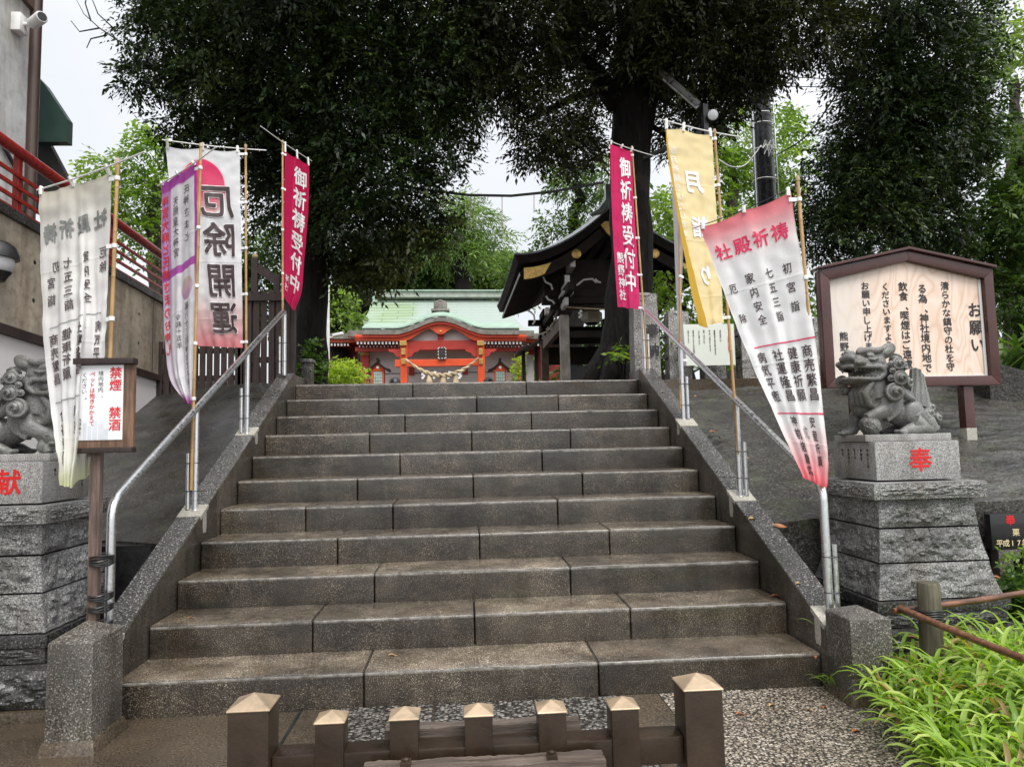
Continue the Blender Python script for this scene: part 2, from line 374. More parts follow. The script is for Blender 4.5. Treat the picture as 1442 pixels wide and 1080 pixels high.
# materials for the ground
def pebble_mat(name, scale, dark, cols, rough=(.1,.4), bd=.006, joint=.62):
    m, t, b = mat_new(name); v = coords(t)
    wv = N(t, 'ShaderNodeVectorMath', operation='ADD'); t.links.new(v, wv.inputs[0])
    nn = N(t, 'ShaderNodeTexNoise', {'Vector': v, 'Scale': scale*.6, 'Detail': 2})
    sc = N(t, 'ShaderNodeVectorMath', operation='SCALE'); t.links.new(nn.outputs['Color'], sc.inputs[0]); sc.inputs['Scale'].default_value = .5/scale
    t.links.new(sc.outputs[0], wv.inputs[1])
    vo = N(t, 'ShaderNodeTexVoronoi', {'Vector': wv.outputs[0], 'Scale': scale, 'Randomness': 1.0})
    cell = N(t, 'ShaderNodeSeparateColor', {0: vo.outputs['Color']}).outputs[0]
    cc = ramp(t, cell, [(i/(len(cols)-1), c) for i, c in enumerate(cols)])
    d = vo.outputs['Distance']
    c = mixc(t, mrange(t, d, joint-.18, joint, 0, 1), cc, dark)
    c = mixc(t, 1., c, ramp(t, noi(t, v, 1.3, 4), [(.3, (.6,.57,.52)), (.65, (1.1,1.1,1.1))]), 'MULTIPLY')
    t.links.new(c, b.inputs['Base Color'])
    t.links.new(mrange(t, noi(t, v, 3, 4), .35, .65, *rough), b.inputs['Roughness'])
    h = N(t, 'ShaderNodeMath', {0: 1.0, 1: d}, operation='SUBTRACT').outputs[0]
    bump(t, b, h, .9, bd); return m
M['gravel'] = pebble_mat('washed_pebble_concrete', 75, (.035,.03,.024), [(.08,.065,.045), (.32,.27,.21), (.15,.12,.09), (.58,.52,.44), (.22,.19,.15)], (.3,.6), .008)
M['aggregate'] = pebble_mat('wet_exposed_aggregate', 48, (.02,.018,.015), [(.05,.045,.04), (.12,.11,.10), (.30,.29,.27), (.08,.075,.07)], (.07,.2), .012)  # palest cells lightened to stand in for wet glints
M['smooth'] = granite('wet_brown_concrete', (.026,.019,.011), (.066,.050,.033), (.125,.10,.07), 90, (.1,.38), .003, .5, (1.2,.6), streak=False)
M['kerbface'] = granite('brown_kerb_stone', (.015,.012,.009), (.055,.045,.035), (.2,.18,.15), 150, (.2,.5), .004, .5, (1.2,.5), moss=.2)
M['earth'] = plain('dark_soil', (.035,.026,.018), .8, 0, .4, 6, .6, 30)
M['terr'] = granite('terrace_gravel', (.06,.055,.05), (.15,.14,.125), (.28,.26,.24), 60, (.4,.7), .01, .5, (1,.7), streak=False)

g = MB()
gz = TOPZ-.006
g.add([(-150,-150,0),(150,-150,0),(150,4.05,0),(-2.1,4.05,0),(-2.1,5.2,0),(-150,5.2,0),(150,4.05,gz),(-2.1,4.05,gz),(-2.1,5.2,gz),(-150,5.2,gz),(-150,300,gz),(150,300,gz)],
      [(0,1,2,3,4,5),(3,2,6,7),(4,3,7,8),(5,4,8,9),(9,8,7,6,11,10)])
tag(part('ground', g, M['smooth']), None, None, kind='structure')
def sheet(x0, x1, y0, y1, z, n=1):
    s = MB(); s.bb((x0, y0, z-.003), (x1, y1, z)); return s
tag(part('pebble_pavement', sheet(.985, 3.2, -6, -.002, .006), M['gravel']), None, None, kind='structure')
pv = MB()
for a, b in ((-.745,-.252),(-.244,.284),(.292,.752)):
    for c, d in ((-1.35,-.004),(-2.9,-1.356),(-4.5,-2.906)): pv.bb((a, c, .001), (b, d, .009))
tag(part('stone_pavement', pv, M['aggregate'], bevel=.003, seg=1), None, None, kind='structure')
ps = MB()
for a, b in ((-.945,-.752),(.758,.98)): ps.bb((a, -4.5, .001), (b, -.003, .008))
tag(part('pavement_border', ps, M['smooth'], bevel=.003, seg=1), None, None, kind='structure')
jt = MB(); jt.bb((-.963, -4.5, .001), (-.949, -.003, .004))
tag(part('pavement_joint', jt, M['black']), None, None, kind='structure')

# upper terrace paving
tp = MB(); tp.bb((-1.5, TOPY+.4, TOPZ-.01), (1.4, 22, TOPZ))
tag(part('terrace_path', tp, M['terr']), None, None, kind='structure')

# banks either side of the stairs (sloping mortar)
def bank(name, mat, fn, n=24):
    b = MB(); b.slab(fn, n, n, lambda u, v: (0, .0, -.4)); o = part(name, b, mat, smooth=True); return tag(o, None, None, kind='structure')
def bl(u, v):
    x = -2.1 - 1.6*u; y0 = 1.0 + .8*u; y1 = 4.25+.9*u; y = y0 + (y1-y0)*v
    z = .775+.01*u + (2.12+.22*u - .78)*v + .015*noise.noise((x*1.5, y*1.5, 3)); return (x, y, z)
bank('bank', M['bank'], bl)
def brf(u, v):
    x = 2.1 + 7*u; y0 = 1.0 - .1*min(1, u*4); y = y0 + (4.2-y0)*v
    z = .80 + .16*min(1, u*3) + (2.03-.80-.16*min(1, u*3))*v + .03*noise.noise((x*1.1, y*1.1, 9)) + .018*noise.noise((x*4, y*6, 2)) + .01*noise.noise((x*11, y*14, 5))
    return (x, y, z)
bank('bank', M['bankr'], brf, 140)
rw = MB(); rw.bb((2.1, 1.05, 0), (9.1, 1.5, .79)); o = part('bank_wall', rw, M['black']); tag(o, None, None, kind='structure')
lw = MB(); lw.bb((-3.7, 1.05, 0), (-2.1, 1.5, .765)); tag(part('bank_wall', lw, M['black']), None, None, kind='structure')
lw = MB(); lw.bb((-4.2, 1.85, 0), (-3.62, 5.3, .9)); tag(part('bank_wall', lw, M['black']), None, None, kind='structure')
# bank's top ledge (right)
le = MB(); le.bb((2.1, 4.14, 1.9), (9.1, 4.26, 2.075)); tag(part('bank_ledge', le, M['kerb'], bevel=.012), None, None, kind='structure')

# ================================================================== staircase
stair = thing('stone_staircase', 'wide flight of eleven wet grey granite steps with sloping side kerbs', 'staircase', (0, 2, 0))
JX = {1:[512,843], 2:[440,668,888], 3:[527,803], 4:[475,675,858], 5:[430,553,785], 6:[503,666,820], 7:[563,763], 8:[520,664,803], 9:[570,748], 10:[533,671,786], 11:[581,741]}
JY = {1:945, 2:862, 3:798, 4:745, 5:700, 6:665, 7:632, 8:605, 9:580, 10:558, 11:540}
rs = random.Random(3)
def stone_block(mb, x0, x1, y0, y1, z0, z1, seed):
    n = max(4, int((x1-x0)/.11)); vs = []; fs = []
    for i in range(n+1):
        x = x0 + (x1-x0)*i/n
        e = .0045*noise.noise((x*6, seed*3.1, 0)) + .0045*noise.noise((x*19, seed*5.7, 4)); f = .003*noise.noise((x*7, seed*2.3, 8)) + .002*noise.noise((x*23, seed, 1))
        vs += [(x, y0, z0), (x, y0+f, z1+e), (x, y1, z1+.002), (x, y1, z0)]
    for i in range(n):
        for k in range(4): fs.append((i*4+k, i*4+(k+1)%4, (i+1)*4+(k+1)%4, (i+1)*4+k))
    fs += [(3,2,1,0), (n*4, n*4+1, n*4+2, n*4+3)]
    mb.add(vs, fs)
for k in range(1, NST+1):
    y0 = (k-1)*TREAD; mb = MB(); off = .012 if k == 1 else 0
    xs = [-HW+.004-off] + [at(px, JY[k], y0).x for px in JX[k]] + [HW-.004]
    for i in range(len(xs)-1):
        stone_block(mb, xs[i]+.003, xs[i+1]-.003, y0+rs.uniform(-.003,.003), y0+TREAD+.06 if k < NST else y0+.45, (k-1)*RISE-.05 if k > 1 else -.03, k*RISE+rs.uniform(-.002,.002), k*7+i)
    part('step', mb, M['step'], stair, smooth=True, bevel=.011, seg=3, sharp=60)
kz = lambda y: .362+.469*y
for s in (-1, 1):
    kb = MB(); prof = [(-.06, -.05), (4.45, -.05), (4.45, 2.215), (3.95, 2.215), (-.06, kz(-.06))]
    # split into stones along the slope
    cuts = [-.06, 1.55, 2.72, 3.95]
    for a, b in zip(cuts[:-1], cuts[1:]):
        poly = [(a+.002, -.05), (b-.002, -.05), (b-.002, kz(b-.002)), (a+.002, kz(a+.002))]
        kb.prism(poly, lambda y, z, t: (s*(HW+.002 + (.17 if t else 0)), y, z))
    kb.prism([(3.952,-.05),(4.42,-.05),(4.42,2.2),(3.952,2.2)], lambda y, z, t: (s*(HW+.002 + (.17 if t else 0)), y, z))
    part('side_kerb', kb, M['kerbface'], stair, smooth=True, bevel=.006)
    kt = MB()
    for a, b in zip(cuts[:-1], cuts[1:]): kt.prism([(a+.005, kz(a+.005)+.0005), (b-.005, kz(b-.005)+.0005), (b-.005, kz(b-.005)+.004), (a+.005, kz(a+.005)+.004)], lambda y, z, t: (s*(HW+.007 + (.16 if t else 0)), y, z))
    part('kerb_top', kt, M['kerb'], stair)
    for y in (.03, 1.28, 2.53):
        pm = MB()       # pale mortar round each rail post foot, a strip running down the inner face
        pm.prism([(y-.075, kz(y-.075)-.02), (y+.075, kz(y+.075)-.02), (y+.075, kz(y+.075)+.008), (y-.075, kz(y-.075)+.008)], lambda yy, z, t: (s*(HW+.0 + (.168 if t else 0)), yy, z))
        ht = .14 if y < 2 else .1
        for q in range(8):           # rounded tongue
            a = q/8; wd = .032*math.sqrt(max(0.02, 1-max(0, (a-.6)/.4)**2))
            pm.bb((s*(HW-.001), y-wd, kz(y)-.01-ht*(a+.125)), (s*(HW+.01), y+wd, kz(y)-.01-ht*a))
        part('mortar_patch', pm, M['patch'], stair)

# corner posts at the foot of the kerbs
def corner_post(x0, x1, y0, y1, zt, peak, label):
    t = thing('stone_post', label, 'post', ((x0+x1)/2, (y0+y1)/2, 0), 'stone posts at the foot of the stairs')
    b = MB(); cx, cy = (x0+x1)/2, (y0+y1)/2
    b.add([(x0-.004,y0-.004,-.05),(x1+.004,y0-.004,-.05),(x1+.004,y1,-.05),(x0-.004,y1,-.05),(x0,y0,zt),(x1,y0,zt),(x1,y1,zt),(x0,y1,zt),(cx,cy,zt+peak)],
          [(3,2,1,0),(0,1,5,4),(1,2,6,5),(2,3,7,6),(3,0,4,7),(4,5,8),(5,6,8),(6,7,8),(7,4,8)])
    part('shaft', b, M['post'], t, smooth=True, bevel=.01)
    f = MB(); f.box((cx, cy, .02), (x1-x0+.07, y1-y0+.07, .09), taper=.84); part('mortar_base', f, M['smooth'], t, smooth=True, bevel=.015)
corner_post(-2.035, -1.825, -.42, -.12, .51, .07, 'square granite post with low pyramid top at the left foot of the stairs')
corner_post(1.925, 2.15, -.32, -.06, .44, .05, 'square granite post at the right foot of the stairs beside the bright grass')

# ================================================================== lion-dog pedestals
def rough_face(mb, x0, x1, y0, y1, z0, z1, fl, seed, amp=.022, cut=()):
    """a course of rough-faced stone; fl = how much wider the foot is"""
    def ring(face, u, v):
        f = fl*(1-v)**1.6
        X0, X1, Y0, Y1 = x0-f, x1+f, y0-f, y1+f; z = z0+(z1-z0)*v
        edge = min(v, 1-v, 1)*2; ed = min(1, min(u, 1-u)*10)
        q = Vector((u*4.5+seed*3.7, v*1.6+face*9.1, seed*1.7)); vd = noise.voronoi(Vector((u*9+seed*2.3, v*3.2+face*5.7, seed)))[0]
        bulge = (amp*(1.0*noise.fractal(q, .7, 2.1, 5) + .9*(vd[1]-vd[0]) + .35*noise.noise((u*30, v*14+seed, face*5.1))) + amp*.3)*min(1, edge*2.4)*ed
        for c in cut:
            if abs(u-c) < .012: bulge -= .008
        if face == 0: return (X0+(X1-X0)*u, Y0-bulge, z)
        if face == 1: return (X1+bulge, Y0+(Y1-Y0)*u, z)
        if face == 2: return (X1+(X0-X1)*u, Y1+bulge, z)
        return (X0-bulge, Y1+(Y0-Y1)*u, z)
    nu, nv = 72, 22
    for face in range(4): mb.grid(lambda u, v: ring(face, u, v), nu, nv)
    mb.bb((x0+.004, y0+.004, z1-.02), (x1-.004, y1-.004, z1-.001))
def pedestal(s, label):
    cx, cy = s*2.77, .565
    t = thing('stone_pedestal', label, 'pedestal', (cx, cy, 0), 'pedestals of the guardian lion dogs')
    def bx(h, z0, z1, hy=None):
        b = MB(); b.bb((cx-h, cy-(hy or h), z0), (cx+h, cy+(hy or h), z1)); return b
    part('inscribed_block', bx(.275, 1.115, 1.355, .255), M['ped'], t, smooth=True, bevel=.006)
    c = bx(.36, 1.005, 1.105); part('cap_slab', c, M['rock'], t, smooth=True, bevel=.005)
    rf = MB()                        # rough bosses between the slab's smooth margins
    for face, (ax, sg) in enumerate((('y',-1),('x',-1),('x',1))):
        def fn(u, v, ax=ax, sg=sg):
            p = -.335+.67*u; z = 1.015+.08*v; e = min(1, min(u,1-u)*14)*min(1, min(v,1-v)*4)
            d = .36+(.004+.022*(abs(noise.noise((u*9, v*4, face*5+s))) + .5*noise.noise((u*23, v*9, face)))*1)*e - .002
            return (cx+p, cy+sg*d, z) if ax == 'y' else (cx+sg*d, cy+p, z)
        rf.grid(fn, 60, 12)
    part('slab_boss', rf, M['rock'], t, smooth=True)
    for i, (h, f, z0, z1, cuts) in enumerate(((.305,.012,.835,1.003,(.28,.83)), (.317,.03,.63,.824,(.5,)), (.347,.045,.42,.62,(.27,.8)))):
        b = MB(); rough_face(b, cx-h, cx+h, cy-h, cy+h, z0, z1, f, i*3.7+s, .02, cuts)
        part('stone_course', b, M['rock'], t, smooth=True)
    part('plinth', bx(.415, .345, .412), M['rockdark'], t, smooth=True, bevel=.006)
    b = MB(); rough_face(b, cx-.40, cx+.40, cy-.40, cy+.40, .26, .342, .0, 8+s, .012); part('plinth', b, M['rockdark'], t, smooth=True)
    b = MB(); rough_face(b, cx-.52, cx+.52, cy-.52, cy+.48, .06, .255, .0, 5+s, .03, (.5,)); part('stone_course', b, M['rockdark'], t, smooth=True)
    b = MB(); b.bb((cx-.55, cy-.56, -.05), (cx+.55, cy+.5, .055)); part('plinth', b, M['smooth'], t, smooth=True, bevel=.01)
    L = MB(); ch = '奉' if s > 0 else '献'
    ox = cx+.015 if s > 0 else cx+.085
    letters(L, [(ch, 0, 0, .155)], lambda x, y: (ox+x, cy-.2575, 1.237+y), bold=.011); part('carved_character', L, M['redpaint'], t)
    # dedication carved small on the side that faces the stairs
    L = MB(); sx = -s
    for i, col in enumerate(('平成十七年', '奉納者', '氏子中', '熊野神社', '敬白')):
        letters(L, column(col, 0, 0, .022, 1.15), lambda x, y, i=i: (cx+sx*.2765, cy+sx*(.17-.075*i+x), 1.30+y), bold=.01, mirror=False)
    part('side_inscription', L, M['bank'], t)
    return t
pedestal(1, 'tiered granite pedestal carved with a red character, right of the stairs')
pedestal(-1, 'tiered granite pedestal half out of view at the left edge, behind the wooden sign')

# ------------------------------------------------------------------ lion dogs
def remesh(mb, voxel, smooth_it, name, fac=.5):
    me = bpy.data.meshes.new('tmp'); me.from_pydata(mb.v, [], mb.f); bm = bmesh.new(); bm.from_mesh(me); bmesh.ops.recalc_face_normals(bm, faces=bm.faces); bm.to_mesh(me); bm.free()
    o = bpy.data.objects.new('tmp', me); COL.objects.link(o)
    r = o.modifiers.new('r', 'REMESH'); r.mode = 'VOXEL'; r.voxel_size = voxel; r.use_smooth_shade = True
    s = o.modifiers.new('s', 'SMOOTH'); s.iterations = smooth_it; s.factor = fac
    dg = bpy.context.evaluated_depsgraph_get(); dg.update(); out = bpy.data.meshes.new_from_object(o.evaluated_get(dg)); out.name = name
    bpy.data.objects.remove(o); bpy.data.meshes.remove(me); return out
def komainu(s, label, open_mouth):
    """s=+1: right-hand statue, faces -x; built facing -x then mirrored"""
    ox, oy, oz = s*2.77, .565, 1.355
    t = thing('lion_dog_statue', label, 'statue', (ox, oy, oz), 'guardian lion dogs')
    def W(p): return (ox + s*p[0], oy + p[1], oz + p[2])
    def place(mb): q = MB(); q.v = [W(p) for p in mb.v]; q.f = mb.f; return q
    b = MB(); E_ = b.ell
    Z0 = .045
    # trunk: deep chest, waist, haunches
    E_((-.155,0,.27), (.10,.092,.125), (0,R(-12),0)); E_((-.185,0,.245), (.085,.08,.09)); E_((-.05,0,.245), (.13,.085,.10), (0,R(30),0))
    E_((.045,0,.19), (.12,.075,.085), (0,R(30),0)); E_((.115,0,.165), (.09,.09,.10))
    for y in (-1, 1):
        E_((.115,y*.055,.185), (.075,.05,.085), (0,R(20),0))            # haunch
        b.tube([(.15,y*.07,.18),(.20,y*.085,.11),(.235,y*.085,Z0+.02)], [.06,.05,.035], 14)
        b.tube([(.10,y*.085,.13),(.155,y*.09,.09),(.20,y*.09,Z0+.035)], [.055,.045,.04], 14)
        b.tube([(.23,y*.09,Z0+.03),(.15,y*.095,Z0+.045),(.06,y*.098,Z0+.03),(.01,y*.098,Z0+.015)], [.03,.042,.036,.022], 14)   # long hind foot
        for q in range(4): E_((-.005+.003*q,y*(.075+.016*q),Z0+.015), (.03,.0095,.016), (0,R(12),0))
    # fore legs: far one straight, near one bent with the paw on the ball
    b.tube([(-.13,.055,.25),(-.205,.065,.16),(-.22,.07,.09),(-.235,.07,Z0+.02)], [.06,.045,.036,.034], 14)
    E_((-.262,.07,Z0+.018), (.05,.036,.024))
    for q in range(4): E_((-.305,.07+(-.025+.0165*q),Z0+.013), (.02,.009,.014))
    b.tube([(-.07,-.06,.27),(-.10,-.08,.20),(-.165,-.092,.175),(-.225,-.092,.15)], [.068,.06,.046,.034], 14)
    E_((-.235,-.092,.128), (.036,.036,.028), (0,R(-50),0))
    for q in range(4): E_((-.252,-.092+(-.024+.016*q),.108), (.012,.009,.024), (0,R(-10),0))
    b.tube([(-.16,-.085,.15),(-.20,-.085,.09),(-.215,-.08,Z0+.01)], [.03,.028,.026], 12)
    # drape of mane over the shoulder
    b.prism([(-.10,.31),(.03,.335),(.02,.205),(-.02,.165),(-.085,.125),(-.12,.20)], lambda x, z, sd: (x, (-.112 if sd else -.05) - .02*(z-.15)/.2*0, z))
    b.prism([(-.10,.31),(.03,.335),(.02,.205),(-.02,.165),(-.085,.125),(-.12,.20)], lambda x, z, sd: (x, (.112 if sd else .05), z))
    b.tube([(-.0,-.098,.34),(.06,-.09,.29),(.13,-.07,.265)], [.03,.026,.014], 10); b.tube([(-.02,-.09,.36),(.07,-.07,.32),(.15,-.04,.285)], [.03,.024,.012], 10)
    # neck, then the head: modelled about its own joint, turned towards the path and scaled
    b.tube([(-.10,0,.29),(-.125,0,.38),(-.145,0,.46)], [.115,.105,.095], 18)
    hb = MB(); h = hb.ell
    h((0,0,.03), (.105,.105,.082)); h((.035,0,.01), (.075,.10,.09)); h((-.095,0,.028), (.09,.083,.042)); h((-.085,0,.012), (.10,.092,.026)); h((-.12,0,.05), (.05,.06,.03))
    h((-.168,0,.056), (.034,.048,.030))
    for y in (-1, 1):
        h((-.182,y*.030,.050), (.020,.022,.019)); h((-.15,y*.062,.022), (.045,.03,.022))
        hb.tube([(-.135,y*.03,.085),(-.085,y*.066,.099),(-.03,y*.088,.096),(.02,y*.1,.11)], [.014,.021,.021,.012], 10)
        h((-.072,y*.078,.064), (.034,.02,.017), (0,R(8),0)); hb.tube([(-.10,y*.08,.047),(-.07,y*.096,.040),(-.03,y*.10,.05)], [.006,.009,.007], 8)
        hb.tube([(-.02,y*.10,.0),(.005,y*.105,-.018),(.004,y*.104,-.045),(-.022,y*.096,-.068)], [.016,.022,.022,.016], 10)
        h((.03,y*.07,-.03), (.06,.046,.065))
        h((.075,y*.088,.10), (.072,.020,.042), (0,R(-28),y*R(12))); h((.07,y*.102,.095), (.04,.012,.022), (0,R(-28),y*R(12)))
    for z, rr_, k in ((.0,.0135,1.0), (-.072,.0125,.96)):          # lip rims
        hb.tube([(-.01,.10*k,z),(-.09,.094*k,z-.002),(-.155,.066*k,z),(-.188,.025*k,z+.004),(-.188,-.025*k,z+.004),(-.155,-.066*k,z),(-.09,-.094*k,z-.002),(-.01,-.10*k,z)], rr_, 10)
    h((-.09,0,-.082), (.098,.084,.020)); h((-.05,0,-.095), (.08,.07,.03)); h((.01,0,-.06), (.075,.085,.07))
    if not open_mouth: h((-.08,0,-.036), (.10,.085,.05))
    TH = R(26); ct, st_ = math.cos(TH), math.sin(TH)
    def HT(p): x, y, z = p[0]*1.1, p[1]*1.1, p[2]*1.1; return (-.145+x*ct-y*st_, x*st_+y*ct, .487+z)
    b.add([HT(p) for p in hb.v], hb.f)
    # beard
    E_((-.195,-.02,.315), (.075,.08,.065))
    base = place(b); me = remesh(base, .0047, 2, 'body')
    for v in me.vertices: v.co -= Vector((ox, oy, oz))
    body = link('body', me, M['statue'], t)
    # curls of the mane: raised spiral on a ball
    def curl(mb, c, r, ax, turns=1.6):
        mb.ell(c, r*.93, nu=18, nv=12); ax = Vector(ax).normalized(); q = Vector((0,0,1)).rotation_difference(ax).to_matrix(); pts = []; rr = []
        for i in range(40):
            a = i/39; th = a*turns*2*math.pi; ph = R(78)*(1-a)
            pts.append(Vector(c) + q @ Vector((math.sin(ph)*math.cos(th), math.sin(ph)*math.sin(th), math.cos(ph)))*r*.93); rr.append(r*(.16+.1*a))
        mb.tube(pts, rr, 8)
    cm = MB()
    for c, r, a in (((-.005,-.115,.495),.048,(-.1,-1,.1)), ((-.012,-.128,.402),.056,(-.1,-1,0)), ((-.052,-.128,.312),.066,(-.2,-1,0)), ((.045,-.06,.485),.044,(.6,-.6,.3)), ((.06,-.075,.385),.048,(.6,-.8,0)),
                    ((-.058,-.132,.50),.021,(-.3,-1,0)), ((-.055,-.138,.455),.022,(-.3,-1,0)), ((-.07,-.14,.405),.024,(-.3,-1,0)),
                    ((-.30,.03,.40),.042,(-.8,-.6,0)), ((-.295,.02,.345),.03,(-.8,-.6,0)), ((-.285,.07,.40),.036,(-.8,.4,0)), ((-.275,.05,.34),.032,(-1,0,0)),
                    ((-.005,.115,.49),.048,(-.1,1,.1)), ((-.012,.122,.402),.056,(-.1,1,0)), ((-.052,.122,.315),.062,(-.2,1,0)), ((.045,.06,.485),.044,(.6,.6,.3)), ((.06,.075,.385),.048,(.6,.8,0)), ((.055,0,.54),.042,(.6,0,.8)), ((-.07,.125,.47),.034,(-.3,1,0)),
                    ((.06,0,.43),.052,(1,0,.3))):
        curl(cm, c, r, a)
    part('mane_curls', place(cm), M['statue'], t, smooth=True)
    # beard locks
    bd = MB()
    for i in range(7):
        a = (i-3)*.3; bd.tube([(-.205+.03*abs(a), -.04-.085*math.sin(a), .385), (-.268+.035*abs(a), -.03-.1*math.sin(a), .315), (-.258+.05*abs(a), -.02-.105*math.sin(a), .25), (-.21+.06*abs(a), -.02-.1*math.sin(a), .205)], [.02,.030,.027,.008], 10)
    part('beard', place(bd), M['statue'], t, smooth=True)
    # tail: an upright flame with ribs and three knobs at its root
    tl = MB(); tl.slab(lambda u, v: (.095+.165*u*(1-.3*v)+.03*v + .03*math.sin(v*1.5)*(1-u), -.055+.03*v+ .05*math.sin(u*math.pi)*-.4+.007*math.sin(u*22), .23+.255*v - .06*v*u*u - .02*(u-.3)**2*4), 32, 16, lambda u, v: (0, .06*(1-.5*v), 0))
    part('tail', place(tl), M['statue'], t, smooth=True, sharp=60)
    kn = MB(); curl(kn, (.20,-.085,.175), .038, (-.1,-1,.1)); curl(kn, (.27,-.06,.15), .032, (.5,-1,0)); curl(kn, (.268,-.045,.085), .027, (.5,-1,0)); curl(kn, (.245,-.03,.215), .036, (.5,-1,.2)); curl(kn, (.20,.085,.175), .038, (0,1,.1)); curl(kn, (.265,.05,.12), .03, (.6,1,.1))
    part('tail_knobs', place(kn), M['statue'], t, smooth=True)
    if open_mouth:
        th = MB()
        for y in (-1, 1):
            for i in range(7): th.box(HT((-.168+.024*i, y*(.046+.0075*i), -.014)), (.016,.012,.017), (0,0,TH), taper=.8)
            for i in range(6): th.box(HT((-.158+.024*i, y*(.044+.0075*i), -.058)), (.016,.012,.014), (0,0,TH), taper=.8)
            th.lathe(HT((-.172,y*.042,-.008)), [(.010,0),(.006,-.018),(.001,-.03)], 8); th.lathe(HT((-.03,y*.085,-.062)), [(.011,0),(.006,.016),(.001,.028)], 8)
        part('teeth', place(th), M['statue'], t, smooth=True)
        tg = MB(); tg.ell(HT((-.09,0,-.060)), (.07,.04,.012), (0,0,TH)); part('tongue', place(tg), M['statue'], t, smooth=True)
        bl_ = MB(); bl_.ell((-.20,-.092,Z0+.055), .064, nu=24, nv=16)
        for k in range(3):
            for sg in (0, 1):
                pts = []
                for i in range(25):
                    a = 2*math.pi*i/24; p = Vector((math.cos(a), math.sin(a), .25*math.cos(3*a))).normalized()*.065
                    p = Euler((R(60*k), R(90*sg+20), R(35*k))).to_matrix() @ p; pts.append(Vector((-.20,-.092,Z0+.055))+p)
                bl_.tube(pts, .004, 6, cap=False)
        part('brocade_ball', place(bl_), M['statue'], t, smooth=True)
    else:
        cb = MB(); cb.ell((-.20,-.10,Z0+.04), (.05,.045,.045)); cb.ell((-.235,-.115,Z0+.095), (.04,.042,.036)); cb.ell((-.262,-.12,Z0+.085), (.024,.03,.02)); cb.ell((-.255,-.12,Z0+.06), (.026,.03,.013))
        for i in range(6): cb.ell((-.205+.008*i-.02,-.135+.012*i,Z0+.12-.015*abs(i-2)), .018)
        for y in (-.135,-.075): cb.tube([(-.22,y,Z0+.05),(-.235,y-.005,Z0+.005)], [.018,.02], 10)
        cb.ell((-.238,-.155,Z0+.108), .012); cb.ell((-.285,-.12,Z0+.09), (.01,.014,.008))
        me2 = remesh(place(cb), .005, 2, 'lion_cub')
        for v in me2.vertices: v.co -= Vector((ox, oy, oz))
        link('lion_cub', me2, M['statue'], t)
    pl = MB(); pl.bb((ox-.295, oy-.19, oz+.002), (ox+.275, oy+.19, oz+.046)); part('plinth', pl, M['ped'], t, smooth=True, bevel=.004)
    return t
komainu(1, 'grey stone lion dog with open mouth and paw on a ball, on the right pedestal', True)
komainu(-1, 'grey stone lion dog seen partly at the left edge behind the long white banner', False)

# ================================================================== handrails
def arc(p0, p1, p2, r, n=6):
    p0, p1, p2 = Vector(p0), Vector(p1), Vector(p2); a = (p0-p1).normalized(); b = (p2-p1).normalized(); out = []
    for i in range(n+1):
        t = i/n; q0 = p1+a*r*(1-t); q1 = p1+b*r*t; out.append(q0.lerp(q1, t))
    return out
def handrail(s, ys, ztop0, ytop, ztop1, label):
    x = s*2.0; t = thing('handrail', label, 'handrail', (x, ys[0], kz(ys[0])), 'steel handrails of the stairs')
    y0 = ys[0]; yl = ytop
    pts = [(x, y0, kz(y0)-.03)] + arc((x, y0, .5), (x, y0, ztop0), (x, yl, ztop1), .09) + arc((x, y0, ztop0), (x, yl, ztop1), (x, yl, 2.2), .07) + [(x, yl, 2.2-.02)]
    b = MB(); b.tube(pts, .0245, 18); part('rail', b, M['steel'], t, smooth=True)
    sl = (ztop1-ztop0)/(yl-y0)
    for y in ys[1:-1]:
        b = MB(); zr = ztop0+sl*(y-y0); b.tube([(x, y, kz(y)-.03), (x, y, zr-.01)], .0215, 16); b.lathe((x, y, kz(y)-.012), [(.03,0),(.03,.012),(.022,.016)], 16)
        part('rail_post', b, M['steel'], t, smooth=True)
    for i, y in enumerate(ys):
        if s < 0 and i == 0: continue
        o_ = -.048 if s < 0 else .045
        b = MB(); zb = kz(y)+.005 if i < 3 else 2.2; b.tube([(x+o_, y-.008, zb), (x+o_, y-.008, zb+.40)], .0145, 14); b.lathe((x+o_, y-.008, zb), [(.016,0),(.016,.015)], 12)
        q = part('flag_socket', b, M['steel'], t, smooth=True)
        k = MB()
        for zz in (.13, .33):
            pts = []
            for a in range(21):
                th = 2*math.pi*a/20; pts.append((x+o_/2+(abs(o_)/2+.026)*math.cos(th), y-.004+.028*math.sin(th), zb+zz))
            k.tube(pts, .003, 6); k.tube([(x+o_/2, y-.03, zb+zz), (x+o_/2+.02*s, y-.05, zb+zz-.01), (x+o_/2+.035*s, y-.05, zb+zz-.03)], .0018, 5)
        part('cable_tie', k, M['tie'], q, smooth=True)
    return t
handrail(-1, [.09, 1.3, 2.5, 3.8], 1.12, 3.8, 2.89, 'left stainless steel handrail along the stair kerb, ending by the wooden sign')
handrail(1, [.03, 1.28, 2.6, 3.95], 1.115, 3.95, 2.915, 'right stainless steel handrail along the stair kerb, in front of the stone fence')

